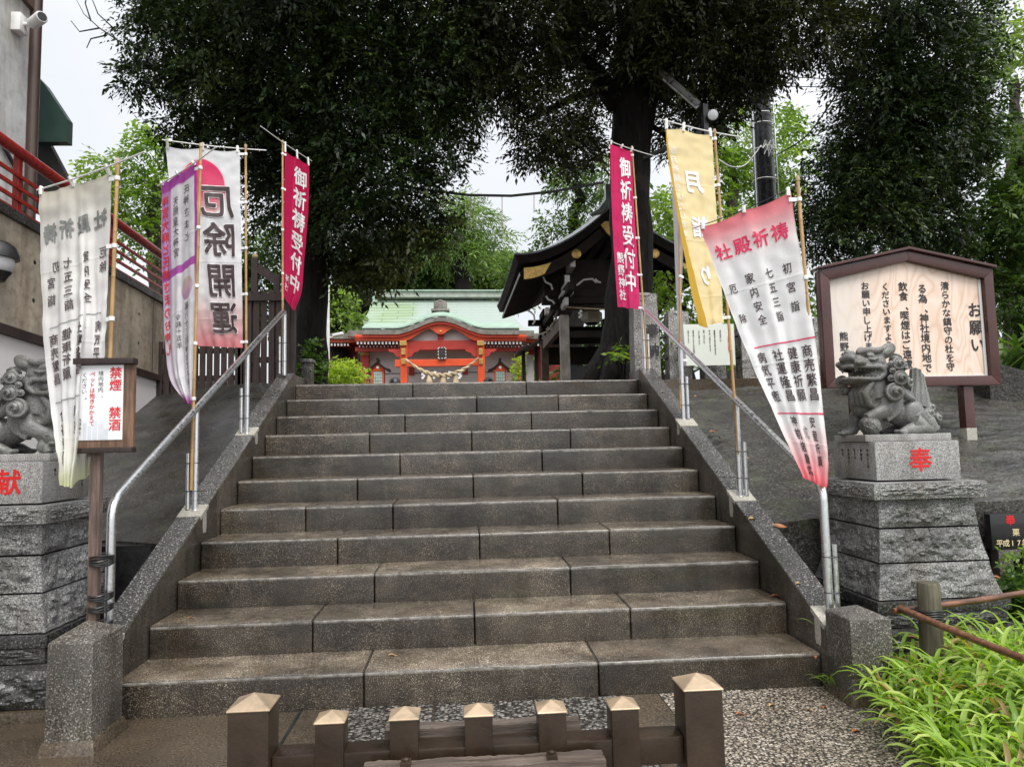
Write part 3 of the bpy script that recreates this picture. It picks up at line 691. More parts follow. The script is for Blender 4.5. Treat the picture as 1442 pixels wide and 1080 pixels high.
# ================================================================== front barrier
Yb = -2.637
bar = thing('metal_barrier', 'low brown metal barrier with square capped posts in the foreground', 'barrier', (-.035, Yb, 0))
def capped(x, wd, zt, name, cy=Yb):
    b = MB(); b.bb((x-wd/2, cy, -.02 if name == 'end_post' else .70), (x+wd/2, cy+wd, zt)); o = part(name, b, M['brown'], bar, smooth=True, bevel=.0025)
    c = MB(); h = wd/2+.0022; c.add([(x-h,cy+wd/2-h,zt+.0005),(x+h,cy+wd/2-h,zt+.0005),(x+h,cy+wd/2+h,zt+.0005),(x-h,cy+wd/2+h,zt+.0005),(x-h,cy+wd/2-h,zt+.004),(x+h,cy+wd/2-h,zt+.004),(x+h,cy+wd/2+h,zt+.004),(x-h,cy+wd/2+h,zt+.004),(x,cy+wd/2,zt+.004+wd*.27)],
        [(3,2,1,0),(0,1,5,4),(1,2,6,5),(2,3,7,6),(3,0,4,7),(4,5,8),(5,6,8),(6,7,8),(7,4,8)])
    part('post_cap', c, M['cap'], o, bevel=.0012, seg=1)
capped(-.4535, .073, .930, 'end_post'); capped(.3825, .073, .930, 'end_post')
for x in (-.312, -.177, -.0395, .098, .2355): capped(x, .052, .898, 'baluster', Yb+.012)
b = MB()
b.bb((-.416, Yb+.016, .795), (.345, Yb+.070, .845))
part('top_rail', b, M['brown'], bar, smooth=True, bevel=.003)
b = MB(); b.bb((-.417, Yb+.012, .25), (.346, Yb+.062, .30)); part('bottom_rail', b, M['brown'], bar, smooth=True, bevel=.003)
def plank(x0, x1, y0, y1, z0, z1, seed):
    p = MB(); p.slab(lambda u, v: (x0+(x1-x0)*u + .006*noise.noise((v*9, seed, 1))*(1 if u > .5 else -1)*(abs(u-.5) > .49), y0+(y1-y0)*v, z1+.004*noise.noise((u*7, v*2, seed))+.002*noise.noise((u*40, v*20, seed))), 50, 6, lambda u, v: (0, 0, z0-z1)); return p
part('wooden_plank', plank(-.245, .185, Yb-.05, Yb-.008, .70, .838, 3), M['oldwood'], bar, smooth=True)
part('wooden_plank', plank(-.22, .16, Yb+.078, Yb+.108, .72, .858, 7), M['oldwood'], bar, smooth=True)
b = MB()
for x in (-.17, .09): b.bb((x-.009, Yb-.044, .836), (x+.009, Yb-.02, .846)); b.lathe((x, Yb-.03, .845), [(.006,0),(.006,.004),(.003,.006)], 8)
part('bracket_bolt', b, M['brown'], bar)
# ================================================================== banners
def atz(px, py, Z):
    d = _fw + _r*((px-721)/FPX) - _u*((py-540)/FPX); return CAM_POS + d*((Z-CAM_POS.z)/d.z)
def poly_curve(pts):
    P = [at(*p) for p in pts]
    d = [0]
    for a, b in zip(P[:-1], P[1:]): d.append(d[-1]+(b-a).length)
    d = [x/d[-1] for x in d]
    def f(v):
        v = min(max(v, 0), 1)
        for i in range(len(P)-1):
            if v <= d[i+1] or i == len(P)-2:
                t = (v-d[i])/(d[i+1]-d[i]); p0 = P[max(i-1,0)]; p1 = P[i]; p2 = P[i+1]; p3 = P[min(i+2,len(P)-1)]
                m1 = (p2-p0)*.5; m2 = (p3-p1)*.5
                if i == 0: m1 = (p2-p1)
                if i == len(P)-2: m2 = (p2-p1)
                return p1*(2*t**3-3*t*t+1) + m1*(t**3-2*t*t+t) + p2*(-2*t**3+3*t*t) + m2*(t**3-t*t)
    return f
def cloth_surface(edges, knots, folds=(.012, 3.0, 0, .006), seed=0, gather=1.0):
    E_ = [poly_curve(e) for e in edges]; A, F, PH, B = folds
    def S(u, v):
        u_ = min(max(u, 0), 1)
        for i in range(len(knots)-1):
            if u_ <= knots[i+1] or i == len(knots)-2: break
        t = (u_-knots[i])/(knots[i+1]-knots[i]); a = E_[i](v); b = E_[i+1](v); p = a.lerp(b, t)
        amp = A*(.35+.65*min(1, v*2.5))*(1+gather*v*v)
        e = math.sin(math.pi*min(1, max(0, u)))
        k = amp*(math.sin(2*math.pi*(F*u+PH+.25*v)) + .5*math.sin(2*math.pi*(F*2.3*u-PH+.5*v)))*(.4+.6*e)
        k += 1.5*B*noise.noise((u*3+seed, v*9, seed*2.2)) + B*1.1*noise.noise((u*6+seed, v*24, seed)) + B*.5*noise.noise((u*14+seed+v*8, v*20, seed))
        sag = 0
        if v < .12: sag = .018*abs(math.sin(2*math.pi*u))*(1-v/.12)          # hem hangs from three tabs
        return Vector((p.x, p.y-k, p.z-sag))
    return S
def clothmat(name, stops, axis='v', back=None, rough=.75, trans=.25, print_=None):
    """woven cloth: colour along the sheet from its UV (the dye's own gradient)"""
    m, t, b = mat_new(name); uv = N(t, 'ShaderNodeUVMap').outputs[0]; sp = N(t, 'ShaderNodeSeparateXYZ', {0: uv})
    c = ramp(t, sp.outputs[1], stops)
    if print_: c = print_(t, c, sp.outputs[0], sp.outputs[1])
    if back:
        gm = N(t, 'ShaderNodeNewGeometry'); c = mixc(t, gm.outputs['Backfacing'], c, back)
    wv = noi(t, coords(t, (1,1,1)), 300, 2); c = mixc(t, 1., c, ramp(t, wv, [(.3, (.93,)*3), (.7, (1.03,)*3)]), 'MULTIPLY')
    t.links.new(c, b.inputs['Base Color']); b.inputs['Roughness'].default_value = rough; b.inputs['Specular IOR Level'].default_value = .15
    # storage creases across the sheet plus soft crumpling
    fv = N(t, 'ShaderNodeMath', {0: N(t, 'ShaderNodeMath', {0: sp.outputs[1], 1: 7.0}, operation='MULTIPLY').outputs[0], 1: 1.0}, operation='PINGPONG').outputs[0]
    fu = N(t, 'ShaderNodeMath', {0: N(t, 'ShaderNodeMath', {0: sp.outputs[0], 1: 2.0}, operation='MULTIPLY').outputs[0], 1: 1.0}, operation='PINGPONG').outputs[0]
    cr = mixc(t, .5, mrange(t, fv, 0, .05, 0, 1), mrange(t, fu, 0, .03, 0, 1)); hh = mixc(t, .55, cr, noi(t, coords(t, (1,1,.6)), 11, 5, .65))
    bump(t, b, hh, .55, .012)
    tr = N(t, 'ShaderNodeBsdfTranslucent'); t.links.new(c, tr.inputs[0]); mx = N(t, 'ShaderNodeMixShader', {0: trans}); t.links.new(b.outputs[0], mx.inputs[1]); t.links.new(tr.outputs[0], mx.inputs[2])
    t.links.new(mx.outputs[0], t.nodes['Material Output'].inputs[0]); return m
def cloth_mesh(name, S, mat, parent, nu=36, nv=90):
    org = wloc(parent); vs = [tuple(S(i/nu, j/nv)-org) for j in range(nv+1) for i in range(nu+1)]
    fs = [(j*(nu+1)+i, j*(nu+1)+i+1, (j+1)*(nu+1)+i+1, (j+1)*(nu+1)+i) for j in range(nv) for i in range(nu)]
    me = bpy.data.meshes.new(name); me.from_pydata(vs, [], fs); uvl = me.uv_layers.new(name='UVMap')
    for l in me.loops:
        i = l.vertex_index % (nu+1); j = l.vertex_index//(nu+1); uvl.data[l.index].uv = (i/nu, j/nv)
    me.polygons.foreach_set('use_smooth', [True]*len(me.polygons)); return link(name, me, mat, parent)
def banner(label, pole, edges, knots, mat, bar, texts, folds=(.012,3,0,.006), seed=0, w=.6, h=1.8, ties=(.03,.25,.47,.68,.95), hem=(0,.5,1), tieside=1, polemat='bamboo', barmat='plastic', gather=1., sinks=True, barr=.005):
    p0, p1 = at(*pole[0]), Vector(pole[1]) if len(pole[1]) == 3 and isinstance(pole[1], Vector) else at(*pole[1])
    t = thing('banner', label, 'banner', tuple(p1), 'festival banners on poles along the stairs')
    b = MB(); n = 26; pts = []; rr = []
    for i in range(n+1):
        a = i/n; pts.append(p1.lerp(p0, a)); rr.append(.0115*(1-.12*a))
        if i % 5 == 3: pts += [p1.lerp(p0, a+.003), p1.lerp(p0, a+.005), p1.lerp(p0, a+.008)]; rr += [.0115*(1-.12*a), .0132*(1-.12*a), .0113*(1-.12*a)]
    b.tube(pts, rr, 12); po = part('pole', b, M[polemat], t, smooth=True, sharp=60)
    b = MB(); d = (p0-p1).normalized(); b.tube([p0-d*.012, p0+d*.012, p0+d*.016], [.0135,.0135,.009], 12); part('pole_tip', b, M['rope'], po, smooth=True)
    S = cloth_surface(edges, knots, folds, seed, gather); cloth = cloth_mesh('cloth', S, mat, t)
    q = [at(*p) for p in bar]; b = MB(); b.tube([q[0].lerp(q[1], i/8) - Vector((0,0,.012*math.sin(math.pi*i/8))) for i in range(9)], barr, 8); part('crossbar', b, M[barmat], t, smooth=True)
    b = MB()
    for u in hem:                                       # hanging tabs of the upper hem
        c = S(min(max(u,.03),.97), .004); k = min(q, key=lambda z: 0); best = min((q[0].lerp(q[1], i/60) for i in range(61)), key=lambda z: (z.x-c.x)**2+(z.y-c.y)**2)
        b.tube([c+Vector((0,-.002,-.012)), c.lerp(best, .5)+Vector((0,-.004,0)), best+Vector((0,-.004,.008)), best+Vector((0,.006,.004))], .012, 6)
    part('hanging_tab', b, M['plastic'], t, smooth=True)
    b = MB()
    for v in ties:                                      # side loops round the pole
        c = S(tieside, v); z = c.z; a = (z-p1.z)/(p0.z-p1.z); a = min(.995, max(0, a)); pp = p1.lerp(p0, a)
        b.lathe(pp-Vector((0,0,.012)), [(.0155,0),(.0165,.012),(.0155,.024)], 12)
        dv = (c-pp); 
        if dv.length > .012: b.beam(pp+dv.normalized()*.01, c+dv.normalized()*.02, .004, .024)
    part('side_loop', b, M['plastic'], t, smooth=True)
    for items, ink, mirror, bold in texts:
        L = MB()
        def surf(x, y):
            u, v = x/w, -y/h; s0 = S(u, v); du = S(u+.01, v)-S(u-.01, v); dv = S(u, v+.004)-S(u, v-.004); nn = du.cross(dv)
            if nn.length < 1e-9: return s0+Vector((0,-.004,0))
            nn.normalize()
            if nn.y > 0: nn = -nn
            return s0 + nn*.005
        letters(L, items, surf, mirror, bold, .22); part('lettering', L, M[ink], cloth)
    return t, S, cloth
def rule(x0, x1, y, th=.006):
    return x0, x1, y, th
def add_rules(S, cloth, rules, w, h, ink):
    L = MB()
    for x0, x1, y, th in rules:
        n = 40; L.grid(lambda a, b: S((x0+(x1-x0)*a)/w, -(y-th*b)/h)+Vector((0,-.004,0)), n, 1)
    part('ruled_line', L, M[ink], cloth)

def cols(data, w, h, size, pitch, top):
    out = []
    for u, txt in data: out += column(txt, u*w, -top*h, size, pitch)
    return out
W_, H_ = .6, 1.8
# dyes
grey_white = (.60,.605,.60)
M['cl_white'] = clothmat('off_white_cloth', [(0, (.60,.575,.48)), (.16, (.72,.71,.68)), (.75, (.74,.74,.74)), (.93, (.68,.68,.6)), (1, (.55,.57,.34))])
M['cl_pinkwhite'] = clothmat('white_cloth_with_pink_ends', [(0, (.80,.20,.24)), (.045, (.78,.28,.31)), (.15, (.80,.74,.74)), (.2, (.80,.80,.805)), (.78, (.80,.80,.80)), (.9, (.74,.45,.46)), (1, (.72,.12,.15))])
def sunp(t, c, u, v):
    d = N(t, 'ShaderNodeVectorMath', operation='LENGTH'); cb = N(t, 'ShaderNodeCombineXYZ')
    t.links.new(N(t, 'ShaderNodeMath', {0: N(t, 'ShaderNodeMath', {0: u, 1: .47}, operation='SUBTRACT').outputs[0], 1: .66}, operation='MULTIPLY').outputs[0], cb.inputs[0])
    t.links.new(N(t, 'ShaderNodeMath', {0: N(t, 'ShaderNodeMath', {0: v, 1: .20}, operation='SUBTRACT').outputs[0], 1: 1.42}, operation='MULTIPLY').outputs[0], cb.inputs[1])
    t.links.new(cb.outputs[0], d.inputs[0]); f = mrange(t, d.outputs['Value'], .205, .20, 0, 1)
    c = mixc(t, mrange(t, d.outputs['Value'], .225, .20, 0, .5), c, (.72,.35,.35))
    return mixc(t, f, c, ramp(t, v, [(.1, (.66,.05,.14)), (.24, (.68,.12,.2)), (.31, (.66,.36,.36))]))
M['cl_sun'] = clothmat('white_cloth_with_sun_disc', [(0, (.72,.735,.745)), (.72, (.74,.74,.75)), (.82, (.66,.50,.50)), (1, (.62,.20,.22))], print_=sunp)
def purp(t, c, u, v):
    edge = mrange(t, u, .80, .83, 0, 1)                         # purple margins and panel
    f1 = N(t, 'ShaderNodeMath', {0: mrange(t, u, .30, .27, 0, 1), 1: mrange(t, v, .62, .35, .25, 1)}, operation='MULTIPLY').outputs[0]
    c = mixc(t, f1, c, (.56,.27,.54))
    top = mrange(t, v, .055, .045, 0, 1); c = mixc(t, top, c, (.42,.08,.38))
    band = N(t, 'ShaderNodeMath', {0: mrange(t, v, .385, .39, 0, 1), 1: mrange(t, v, .42, .425, 1, 0)}, operation='MULTIPLY').outputs[0]
    c = mixc(t, band, c, (.42,.10,.40)); c = mixc(t, N(t, 'ShaderNodeMath', {0: mrange(t, u, .93, .95, 0, 1), 1: mrange(t, v, .5, .42, .1, 1)}, operation='MULTIPLY').outputs[0], c, (.42,.08,.38))
    d = N(t, 'ShaderNodeVectorMath', operation='LENGTH'); cb = N(t, 'ShaderNodeCombineXYZ')
    t.links.new(N(t, 'ShaderNodeMath', {0: N(t, 'ShaderNodeMath', {0: u, 1: .72}, operation='SUBTRACT').outputs[0], 1: .45}, operation='MULTIPLY').outputs[0], cb.inputs[0])
    t.links.new(N(t, 'ShaderNodeMath', {0: N(t, 'ShaderNodeMath', {0: v, 1: .50}, operation='SUBTRACT').outputs[0], 1: 1.8}, operation='MULTIPLY').outputs[0], cb.inputs[1])
    t.links.new(cb.outputs[0], d.inputs[0]); c = mixc(t, mrange(t, d.outputs['Value'], .085, .078, 0, 1), c, ramp(t, v, [(.45, (.62,.52,.40)), (.54, (.52,.30,.52))]))
    return mixc(t, mrange(t, v, .94, .99, 0, 1), c, (.42,.08,.38))
M['cl_purple'] = clothmat('white_and_purple_cloth', [(0, (.72,.70,.74)), (1, (.74,.74,.77))], print_=purp)
M['cl_crimson'] = clothmat('crimson_cloth', [(0, (.50,.012,.075)), (1, (.56,.02,.10))], trans=.2)
M['cl_crimson2'] = clothmat('bright_crimson_cloth', [(0, (.58,.02,.11)), (1, (.62,.04,.16))], trans=.25)
M['cl_yellow'] = clothmat('yellow_cloth', [(0, (.92,.58,.08)), (1, (.92,.6,.1))], back=(.90,.75,.42,1), trans=.35)
M['cl_plain'] = clothmat('plain_white_cloth', [(0, (.62,.62,.63)), (1, (.66,.66,.67))])

# far-left banner, seen from its back
tx = [([(c, u*W_, -.155*H_, .115) for c, u in zip('祷祈殿社', (.16,.40,.64,.87))], 'ghost_ink', True, .022),
      (cols(((.14,'宮詣'),), W_, H_, .07, 1.45, .325)+cols(((.23,'初'),(.40,'七五三詣'),(.67,'家内安全'),(.92,'厄除')), W_, H_, .07, 1.25, .275)+cols(((.15,'商売繁昌'),(.37,'健康祈願'),(.60,'社運隆昌'),(.86,'病気平癒')), W_, H_, .075, 1.1, .52)+cols(((.2,'合格祈願'),(.5,'専心'),(.8,'安産祈願')), W_, H_, .075, 1.1, .78), 'brown_ink', True, .008)]
_, S, cl_ = banner('long off white banner printed with mirrored writing, leftmost, overlapping the wooden sign', [(166,228,.1), (153,560,.1)],
   [[(55,270,.48),(57,350,.44),(62,470,.30),(71,560,.12),(82,640,-.06),(86,683,-.1)], [(113,256,.28),(116,340,.22),(117,430,.08),(114,510,-.05),(111,610,-.075),(103,687,-.1)], [(116,256,.27),(120,340,.22),(123,430,.13),(120,510,.06),(116,610,.05),(112,676,.02)], [(158,240,.11),(155,330,.11),(151,430,.12),(147,515,.14),(142,600,.13),(136,664,.12)]],
   [0,.6,.66,1], M['cl_white'], [(52,268,.5),(204,214,-.1)], tx, (.012,3.2,.1,.008), 1, ties=(.03,.26,.5), sinks=False)
add_rules(S, cl_, [(.06,.55,-.475*H_,.005), (.05,.40,-.735*H_,.005)], W_, H_, 'ghost_ink')
# purple banner
tx = [(column('神宮大麻と氏神さまのお神札', .13*.45, -.09*H_, .088, 1.05), 'red_ink', True, .01),
      (column('氏神さまと', .74*.45, -.09*H_, .075, 1.2)+column('天照皇大神宮', .44*.45, -.12*H_, .07, 1.1)+column('第六十三回神宮式年遷宮', .74*.45, -.575*H_, .06, 1.06)+column('令和十五年', .47*.45, -.60*H_, .048, 1.1), 'brown_ink', True, .002)]
banner('narrow purple and white banner with red mirrored characters, hanging before the white sun banner', [(283,205,1.28), (269,690,1.27)],
   [[(228,258,1.72),(227,330,1.7),(230,420,1.66),(233,490,1.6),(240,535,1.5),(262,566,1.33)], [(277,228,1.3),(277,330,1.3),(276,450,1.29),(273,572,1.28)]], [0,1], M['cl_purple'],
   [(222,262,1.75),(305,207,1.02)], tx, (.012,2.2,.3,.006), 2, w=.45, h=1.8, ties=(.03,.28,.52,.75,.97))
# white banner with the sun disc
tx = [(column('厄除開運', .60*W_, -.235*H_, .335, 1.0), 'brown_ink', True, .03)]
tx = [([(c, .66*W_, -v*H_, .31) for c, v in zip('厄除開運', (.275,.465,.665,.855))], 'white_ink', True, .03), ([(c, .66*W_, -v*H_, .31) for c, v in zip('厄除開運', (.275,.465,.665,.855))], 'brown_ink', True, .016)]
t3, S3, c3 = banner('wide white banner with pink sun disc and large dark mirrored characters', [(346,206,2.5), (347,590,2.5)],
   [[(233,206,2.4),(240,270,2.42),(252,360,2.44),(266,440,2.46),(279,487,2.47)], [(338,212,2.5),(339,300,2.5),(341,400,2.5),(342,490,2.5)]], [0,1], M['cl_sun'],
   [(228,197,2.35),(375,212,2.56)], tx[:1], (.008,2.0,.2,.006), 3, ties=(.02,.27,.50,.73,.97), gather=.2)
L = MB()
def _s3(x, y):
    s0 = S3(x/W_, -y/H_); return s0+Vector((0,-.0095,0))
letters(L, tx[1][0], _s3, True, .016, .2); part('lettering', L, M['brown_ink'], c3)
# left crimson banner
tx = [(column('御祈祷受付中', .62*.45, -.13*H_, .235, 1.1), 'white_ink', False, .018), (column('神社', .2*.45, -.86*H_, .1, 1.05), 'white_ink', False, .01)]
banner('crimson banner with white characters beside the left tree trunk and dark fence', [(398,200,3.82), (398,528,3.82)],
   [[(401,212,3.84),(400,290,3.84),(399,360,3.84),(398,416,3.85)], [(436,232,4.34),(434,300,4.32),(428,370,4.28),(424,412,4.2),(414,438,4.12)]], [0,1], M['cl_crimson'],
   [(367,178,3.40),(439,227,4.40)], tx, (.02,2.3,.1,.006), 4, w=.45, ties=(.03,.27,.55,.85), tieside=0, gather=.6)
# right crimson banner
tx = [(column('御祈祷受付中', .64*.45, -.13*H_, .235, 1.08), 'white_ink', False, .018), (column('熊野神社', .24*.45, -.70*H_, .125, 1.08), 'white_ink', False, .012)]
banner('pink crimson banner with white characters hanging before the right tree trunk', [(890,208,3.93), (913,536,3.93)],
   [[(859,201,3.60),(861,280,3.60),(865,360,3.62),(870,432,3.66)], [(889,212,3.92),(893,290,3.92),(898,370,3.92),(901,436,3.92)]], [0,1], M['cl_crimson2'],
   [(856,198,3.56),(926,221,4.25)], tx, (.016,2.6,.4,.005), 5, w=.45, ties=(.03,.3,.55,.78,.99), gather=.4)
# yellow banner, its free edge folded over
tx = [([(c, .62*W_, -v*H_, s) for c, v, s in (('月',.27,.215),('詣',.50,.20),('り',.75,.20))], 'white_ink', True, .02), (column('毎月祈願をいたします', .315*W_, -.12*H_, .075, 1.12), 'white_ink', True, .0)]
banner('yellow banner with white mirrored characters and one edge folded over, behind the pink topped banner', [(1006,185,1.28), (1040,640,1.27)],
   [[(938,179,1.02),(944,225,.98),(955,290,.95),(968,350,.95),(983,410,.98),(997,462,1.05)], [(937,178,1.03),(941,225,1.04),(952,290,1.06),(962,350,1.07),(974,410,1.09),(985,458,1.10)], [(1003,190,1.27),(1008,280,1.27),(1014,370,1.27),(1020,455,1.26)]], [0,.22,1], M['cl_yellow'],
   [(934,169,1.0),(1042,193,1.45)], tx, (.010,2.4,.15,.006), 6, ties=(.02,.27,.97), gather=.6)
# thin white banner seen almost edge-on
tx = [(column('神社の天神', .5*.45, -.28*H_, .12, 1.15), 'brown_ink', True, .006)]
banner('thin white banner seen nearly edge on beside the yellow banner', [(957,262,2.62), (958,575,2.6)],
   [[(946,262,3.12),(949,330,3.1),(952,400,3.08),(955,470,3.0),(956,516,2.9)], [(955,262,2.63),(962,330,2.63),(961,400,2.63),(960,430,2.63),(967,515,2.62)]], [0,1], M['cl_plain'],
   [(944,258,3.2),(960,252,2.5)], tx, (.012,2.2,.5,.006), 7, w=.45, ties=(.03,.5,.97), gather=.3)
# big front banner with pink ends
tx = [([(c, u*W_, -v*H_, .118) for c, u, v in zip('社殿祈祷', (.16,.385,.60,.82), (.13,.128,.126,.124))], 'crimson_ink', False, .015),
      (cols(((.13,'厄除'),), W_, H_, .066, 3.1, .275)+cols(((.36,'家内安全'),(.60,'七五三詣')), W_, H_, .07, 1.32, .255)+cols(((.82,'初宮詣'),), W_, H_, .068, 1.75, .255)
       +cols(((.19,'病気平癒'),(.42,'社運隆昌'),(.66,'健康祈願'),(.86,'商売繁昌')), W_, H_, .082, 1.07, .545), 'brown_ink', False, .010),
      (cols(((.36,'神前結婚式'),(.76,'安産祈願')), W_, H_, .066, 1.16, .785), 'brown_ink', False, .016), (cols(((.58,'成'),), W_, H_, .08, 1.0, .82), 'ghost_ink', False, .006)]
_, S, cl_ = banner('large white banner with pink ends and red heading, draped over the right handrail', [(1123,252,.04), (1167,800,.03)],
   [[(985,320,.34),(1000,360,.32),(1030,440,.25),(1062,522,.17),(1094,592,.08),(1124,658,.0),(1130,672,-.02)], [(1113,270,.05),(1124,340,.04),(1139,420,.03),(1151,500,.01),(1159,580,-.01),(1167,650,-.02),(1165,688,-.03)]], [0,1], M['cl_pinkwhite'],
   [(976,322,.36),(1122,262,.03)], tx, (.011,2.0,.25,.006), 8, ties=(.03,.30), barmat='tie', barr=.003, gather=.9)
add_rules(S, cl_, [(.08,.97,-.50*H_,.008), (.06,.99,-.755*H_,.008)], W_, H_, 'crimson_ink')

# ================================================================== signs
# wooden no-smoking sign lashed to the left rail post
t = thing('wooden_sign', 'weathered wooden sign with a laminated red and black notice, lashed to the left handrail', 'sign', (-2.045, 0, .03))
b = MB(); b.bb((-2.072, -.005, .0), (-2.022, .04, 1.50)); part('post', b, M['signpost'], t, smooth=True, bevel=.004)
b = MB(); b.slab(lambda u, v: (-2.145+.305*u+.002*noise.noise((v*14, u, 3)), -.006+.004*noise.noise((u*30, v*2, 1))*.0, 1.412+.485*v+.005*noise.noise((u*26, 5, 2))*(1 if v > .95 or v < .05 else 0)), 40, 20, lambda u, v: (0, -.024, 0)); part('board', b, M['signwood'], t, smooth=True)
for zb, zc, yy in ((1.872, 1.905, -.058), (1.395, 1.425, -.05)):
    b = MB(); b.bb((-2.15, yy, zb), (-1.835, .002, zc)); part('batten', b, M['fencewood'], t, smooth=True, bevel=.003)
n = MB(); n.bb((-2.135, -.0345, 1.465), (-1.895, -.0315, 1.868)); pn = part('notice', n, M['paper'], t, smooth=True)
def flat(ox, y, oz): return lambda a, b: (ox+a, y, oz+b)
L = MB(); letters(L, column('禁煙', 0, 0, .066, 1.0)+column('禁酒', 0, -.215, .066, 1.0), flat(-1.935, -.036, 1.825), bold=.012); letters(L, column('ペットは抱きかかえて', 0, 0, .0295, 1.0), flat(-2.055, -.036, 1.82), bold=.006); part('lettering', L, M['red_ink'], pn)
L = MB(); letters(L, column('境内地内、', 0, 0, .0295, 1.0), flat(-2.012, -.036, 1.823)); letters(L, column('ください。', 0, 0, .0295, 1.0), flat(-2.097, -.036, 1.815)); letters(L, column('熊野神社', 0, 0, .0225, 1.0), flat(-2.118, -.036, 1.572)); part('lettering', L, M['black_ink'], pn)
b = MB()                                    # faint grey skyline motif printed at the foot
for x0, w_, h_ in ((-2.075,.02,.075),(-2.05,.025,.1),(-2.02,.03,.085),(-1.99,.022,.06),(-2.10,.02,.09)): b.bb((x0, -.0352, 1.468), (x0+w_, -.0347, 1.468+h_))
part('printed_motif', b, plain('pale_grey_print', (.58,.61,.65), .4), pn)
b = MB()
for i, (z, k) in enumerate(((.80,5),(.62,3),(.56,3),(.48,2))):
    for j in range(k):
        pts = [(-2.024+.058*math.cos(a)*(1 if math.cos(a) < 0 else .9), .05+.072*math.sin(a), z+j*.011+.004*math.sin(a*2+j)) for a in [2*math.pi*q/20 for q in range(21)]]
        b.tube(pts, .0055, 6)
part('lashing', b, M['tie'], t, smooth=True)

# large wooden notice board on the right
t = thing('notice_board', 'large peaked wooden notice board with brush writing in a maroon frame, behind a lion dog', 'notice board', (3.93, 2.1, 1.5))
X0, X1, Z0, Z1, ZP, XP = 3.12, 4.74, 1.82, 2.87, 3.045, 3.95; yb = 2.1; fw_ = .088
b = MB(); b.prism([(X0+.04,Z0+.04),(X1-.04,Z0+.04),(X1-.04,Z1-.05),(XP,ZP-.07),(X0+.04,Z1-.05)], lambda x, z, s: (x, yb+.02*s, z))
m, tt, bs = mat_new('plywood_panel'); v = coords(tt, (1.3,1,.5)); ds = N(tt, 'ShaderNodeTexNoise', {'Vector': v, 'Scale': 2.2, 'Detail': 2, 'Distortion': .3}).outputs['Fac']
ln = N(tt, 'ShaderNodeMath', {0: ds, 1: 26.0}, operation='MULTIPLY').outputs[0]; fr = N(tt, 'ShaderNodeMath', {0: ln, 1: 1.0}, operation='PINGPONG').outputs[0]
cc_ = ramp(tt, fr, [(0, (.60,.43,.32)), (.25, (.68,.52,.41)), (1, (.74,.60,.50))]); xx = N(tt, 'ShaderNodeSeparateXYZ', {0: coords(tt)}).outputs[0]
cc_ = mixc(tt, mrange(tt, xx, -.15, -.55, 0, .7), cc_, (.60,.57,.52)); tt.links.new(cc_, bs.inputs['Base Color']); bs.inputs['Roughness'].default_value = .35
pn = part('panel', b, m, t)
b = MB(); fy0, fy1 = yb-.055, yb+.045
def fr_(p, q, inner):
    b.prism([p, q, inner[1], inner[0]], lambda x, z, s: (x, fy1 if s else fy0, z))
ix0, ix1, iz0, iz1, izp = X0+fw_, X1-fw_, Z0+fw_*.95, Z1-fw_*.95, ZP-fw_*1.02
for p, q, i0, i1 in (((X0,Z0),(X1,Z0),(ix0,iz0),(ix1,iz0)), ((X1,Z0),(X1,Z1),(ix1,iz0),(ix1,iz1)), ((X1,Z1),(XP,ZP),(ix1,iz1),(XP,izp)), ((XP,ZP),(X0,Z1),(XP,izp),(ix0,iz1)), ((X0,Z1),(X0,Z0),(ix0,iz1),(ix0,iz0))):
    fr_(p, q, (i0, i1))
part('frame', b, M['boardframe'], t, smooth=True, bevel=.005)
b = MB(); b.prism([(X0-.02,Z1+.005),(X0-.02,Z1+.03),(XP,ZP+.03),(X1+.02,Z1+.03),(X1+.02,Z1+.005),(XP,ZP+.005)][::-1], lambda x, z, s: (x, yb+.08 if s else yb-.085, z)); part('top_moulding', b, M['boardframe'], t, smooth=True, bevel=.004)
for x in (3.42, 4.45):
    b = MB(); b.bb((x-.045, yb-.02, 1.1), (x+.045, yb+.07, Z0)); part('leg', b, M['boardframe'], t, smooth=True, bevel=.004)
    b = MB(); b.bb((x-.048, yb-.023, 1.1), (x+.048, yb+.073, 1.44)); part('flaked_foot', b, M['patch'], t, smooth=True, bevel=.003)
b = MB(); b.bb((ix1-.028, yb-.012, iz0), (ix1-.004, yb-.002, iz1)); b.bb((ix0, yb-.012, iz0), (ix1-.03, yb-.002, iz0+.014)); part('inner_bead', b, M['plaster'], t)
L = MB(); F = flat(0, yb-.004, 0)
def bcol(px, py, txt, s, pitch=1.0):
    p = at(px, py, yb); letters(L, column(txt, p.x, p.z, s, pitch), F, bold=.013)
bcol(1373, 437, 'お願い', .142, 1.12); bcol(1330, 403, '清らかな鎮守の杜を守', .082, 1.0); bcol(1298, 407, 'る為、神社境内地で', .09, 1.0); bcol(1271, 404, '飲食、喫煙はご遠慮', .088, 1.0)
bcol(1246, 404, 'くださいますよう', .076, 1.0); bcol(1218, 403, 'お願い申し上げます', .078, 1.0); bcol(1188, 474, '熊野神社', .085, 1.1)
part('lettering', L, M['black_ink'], pn)

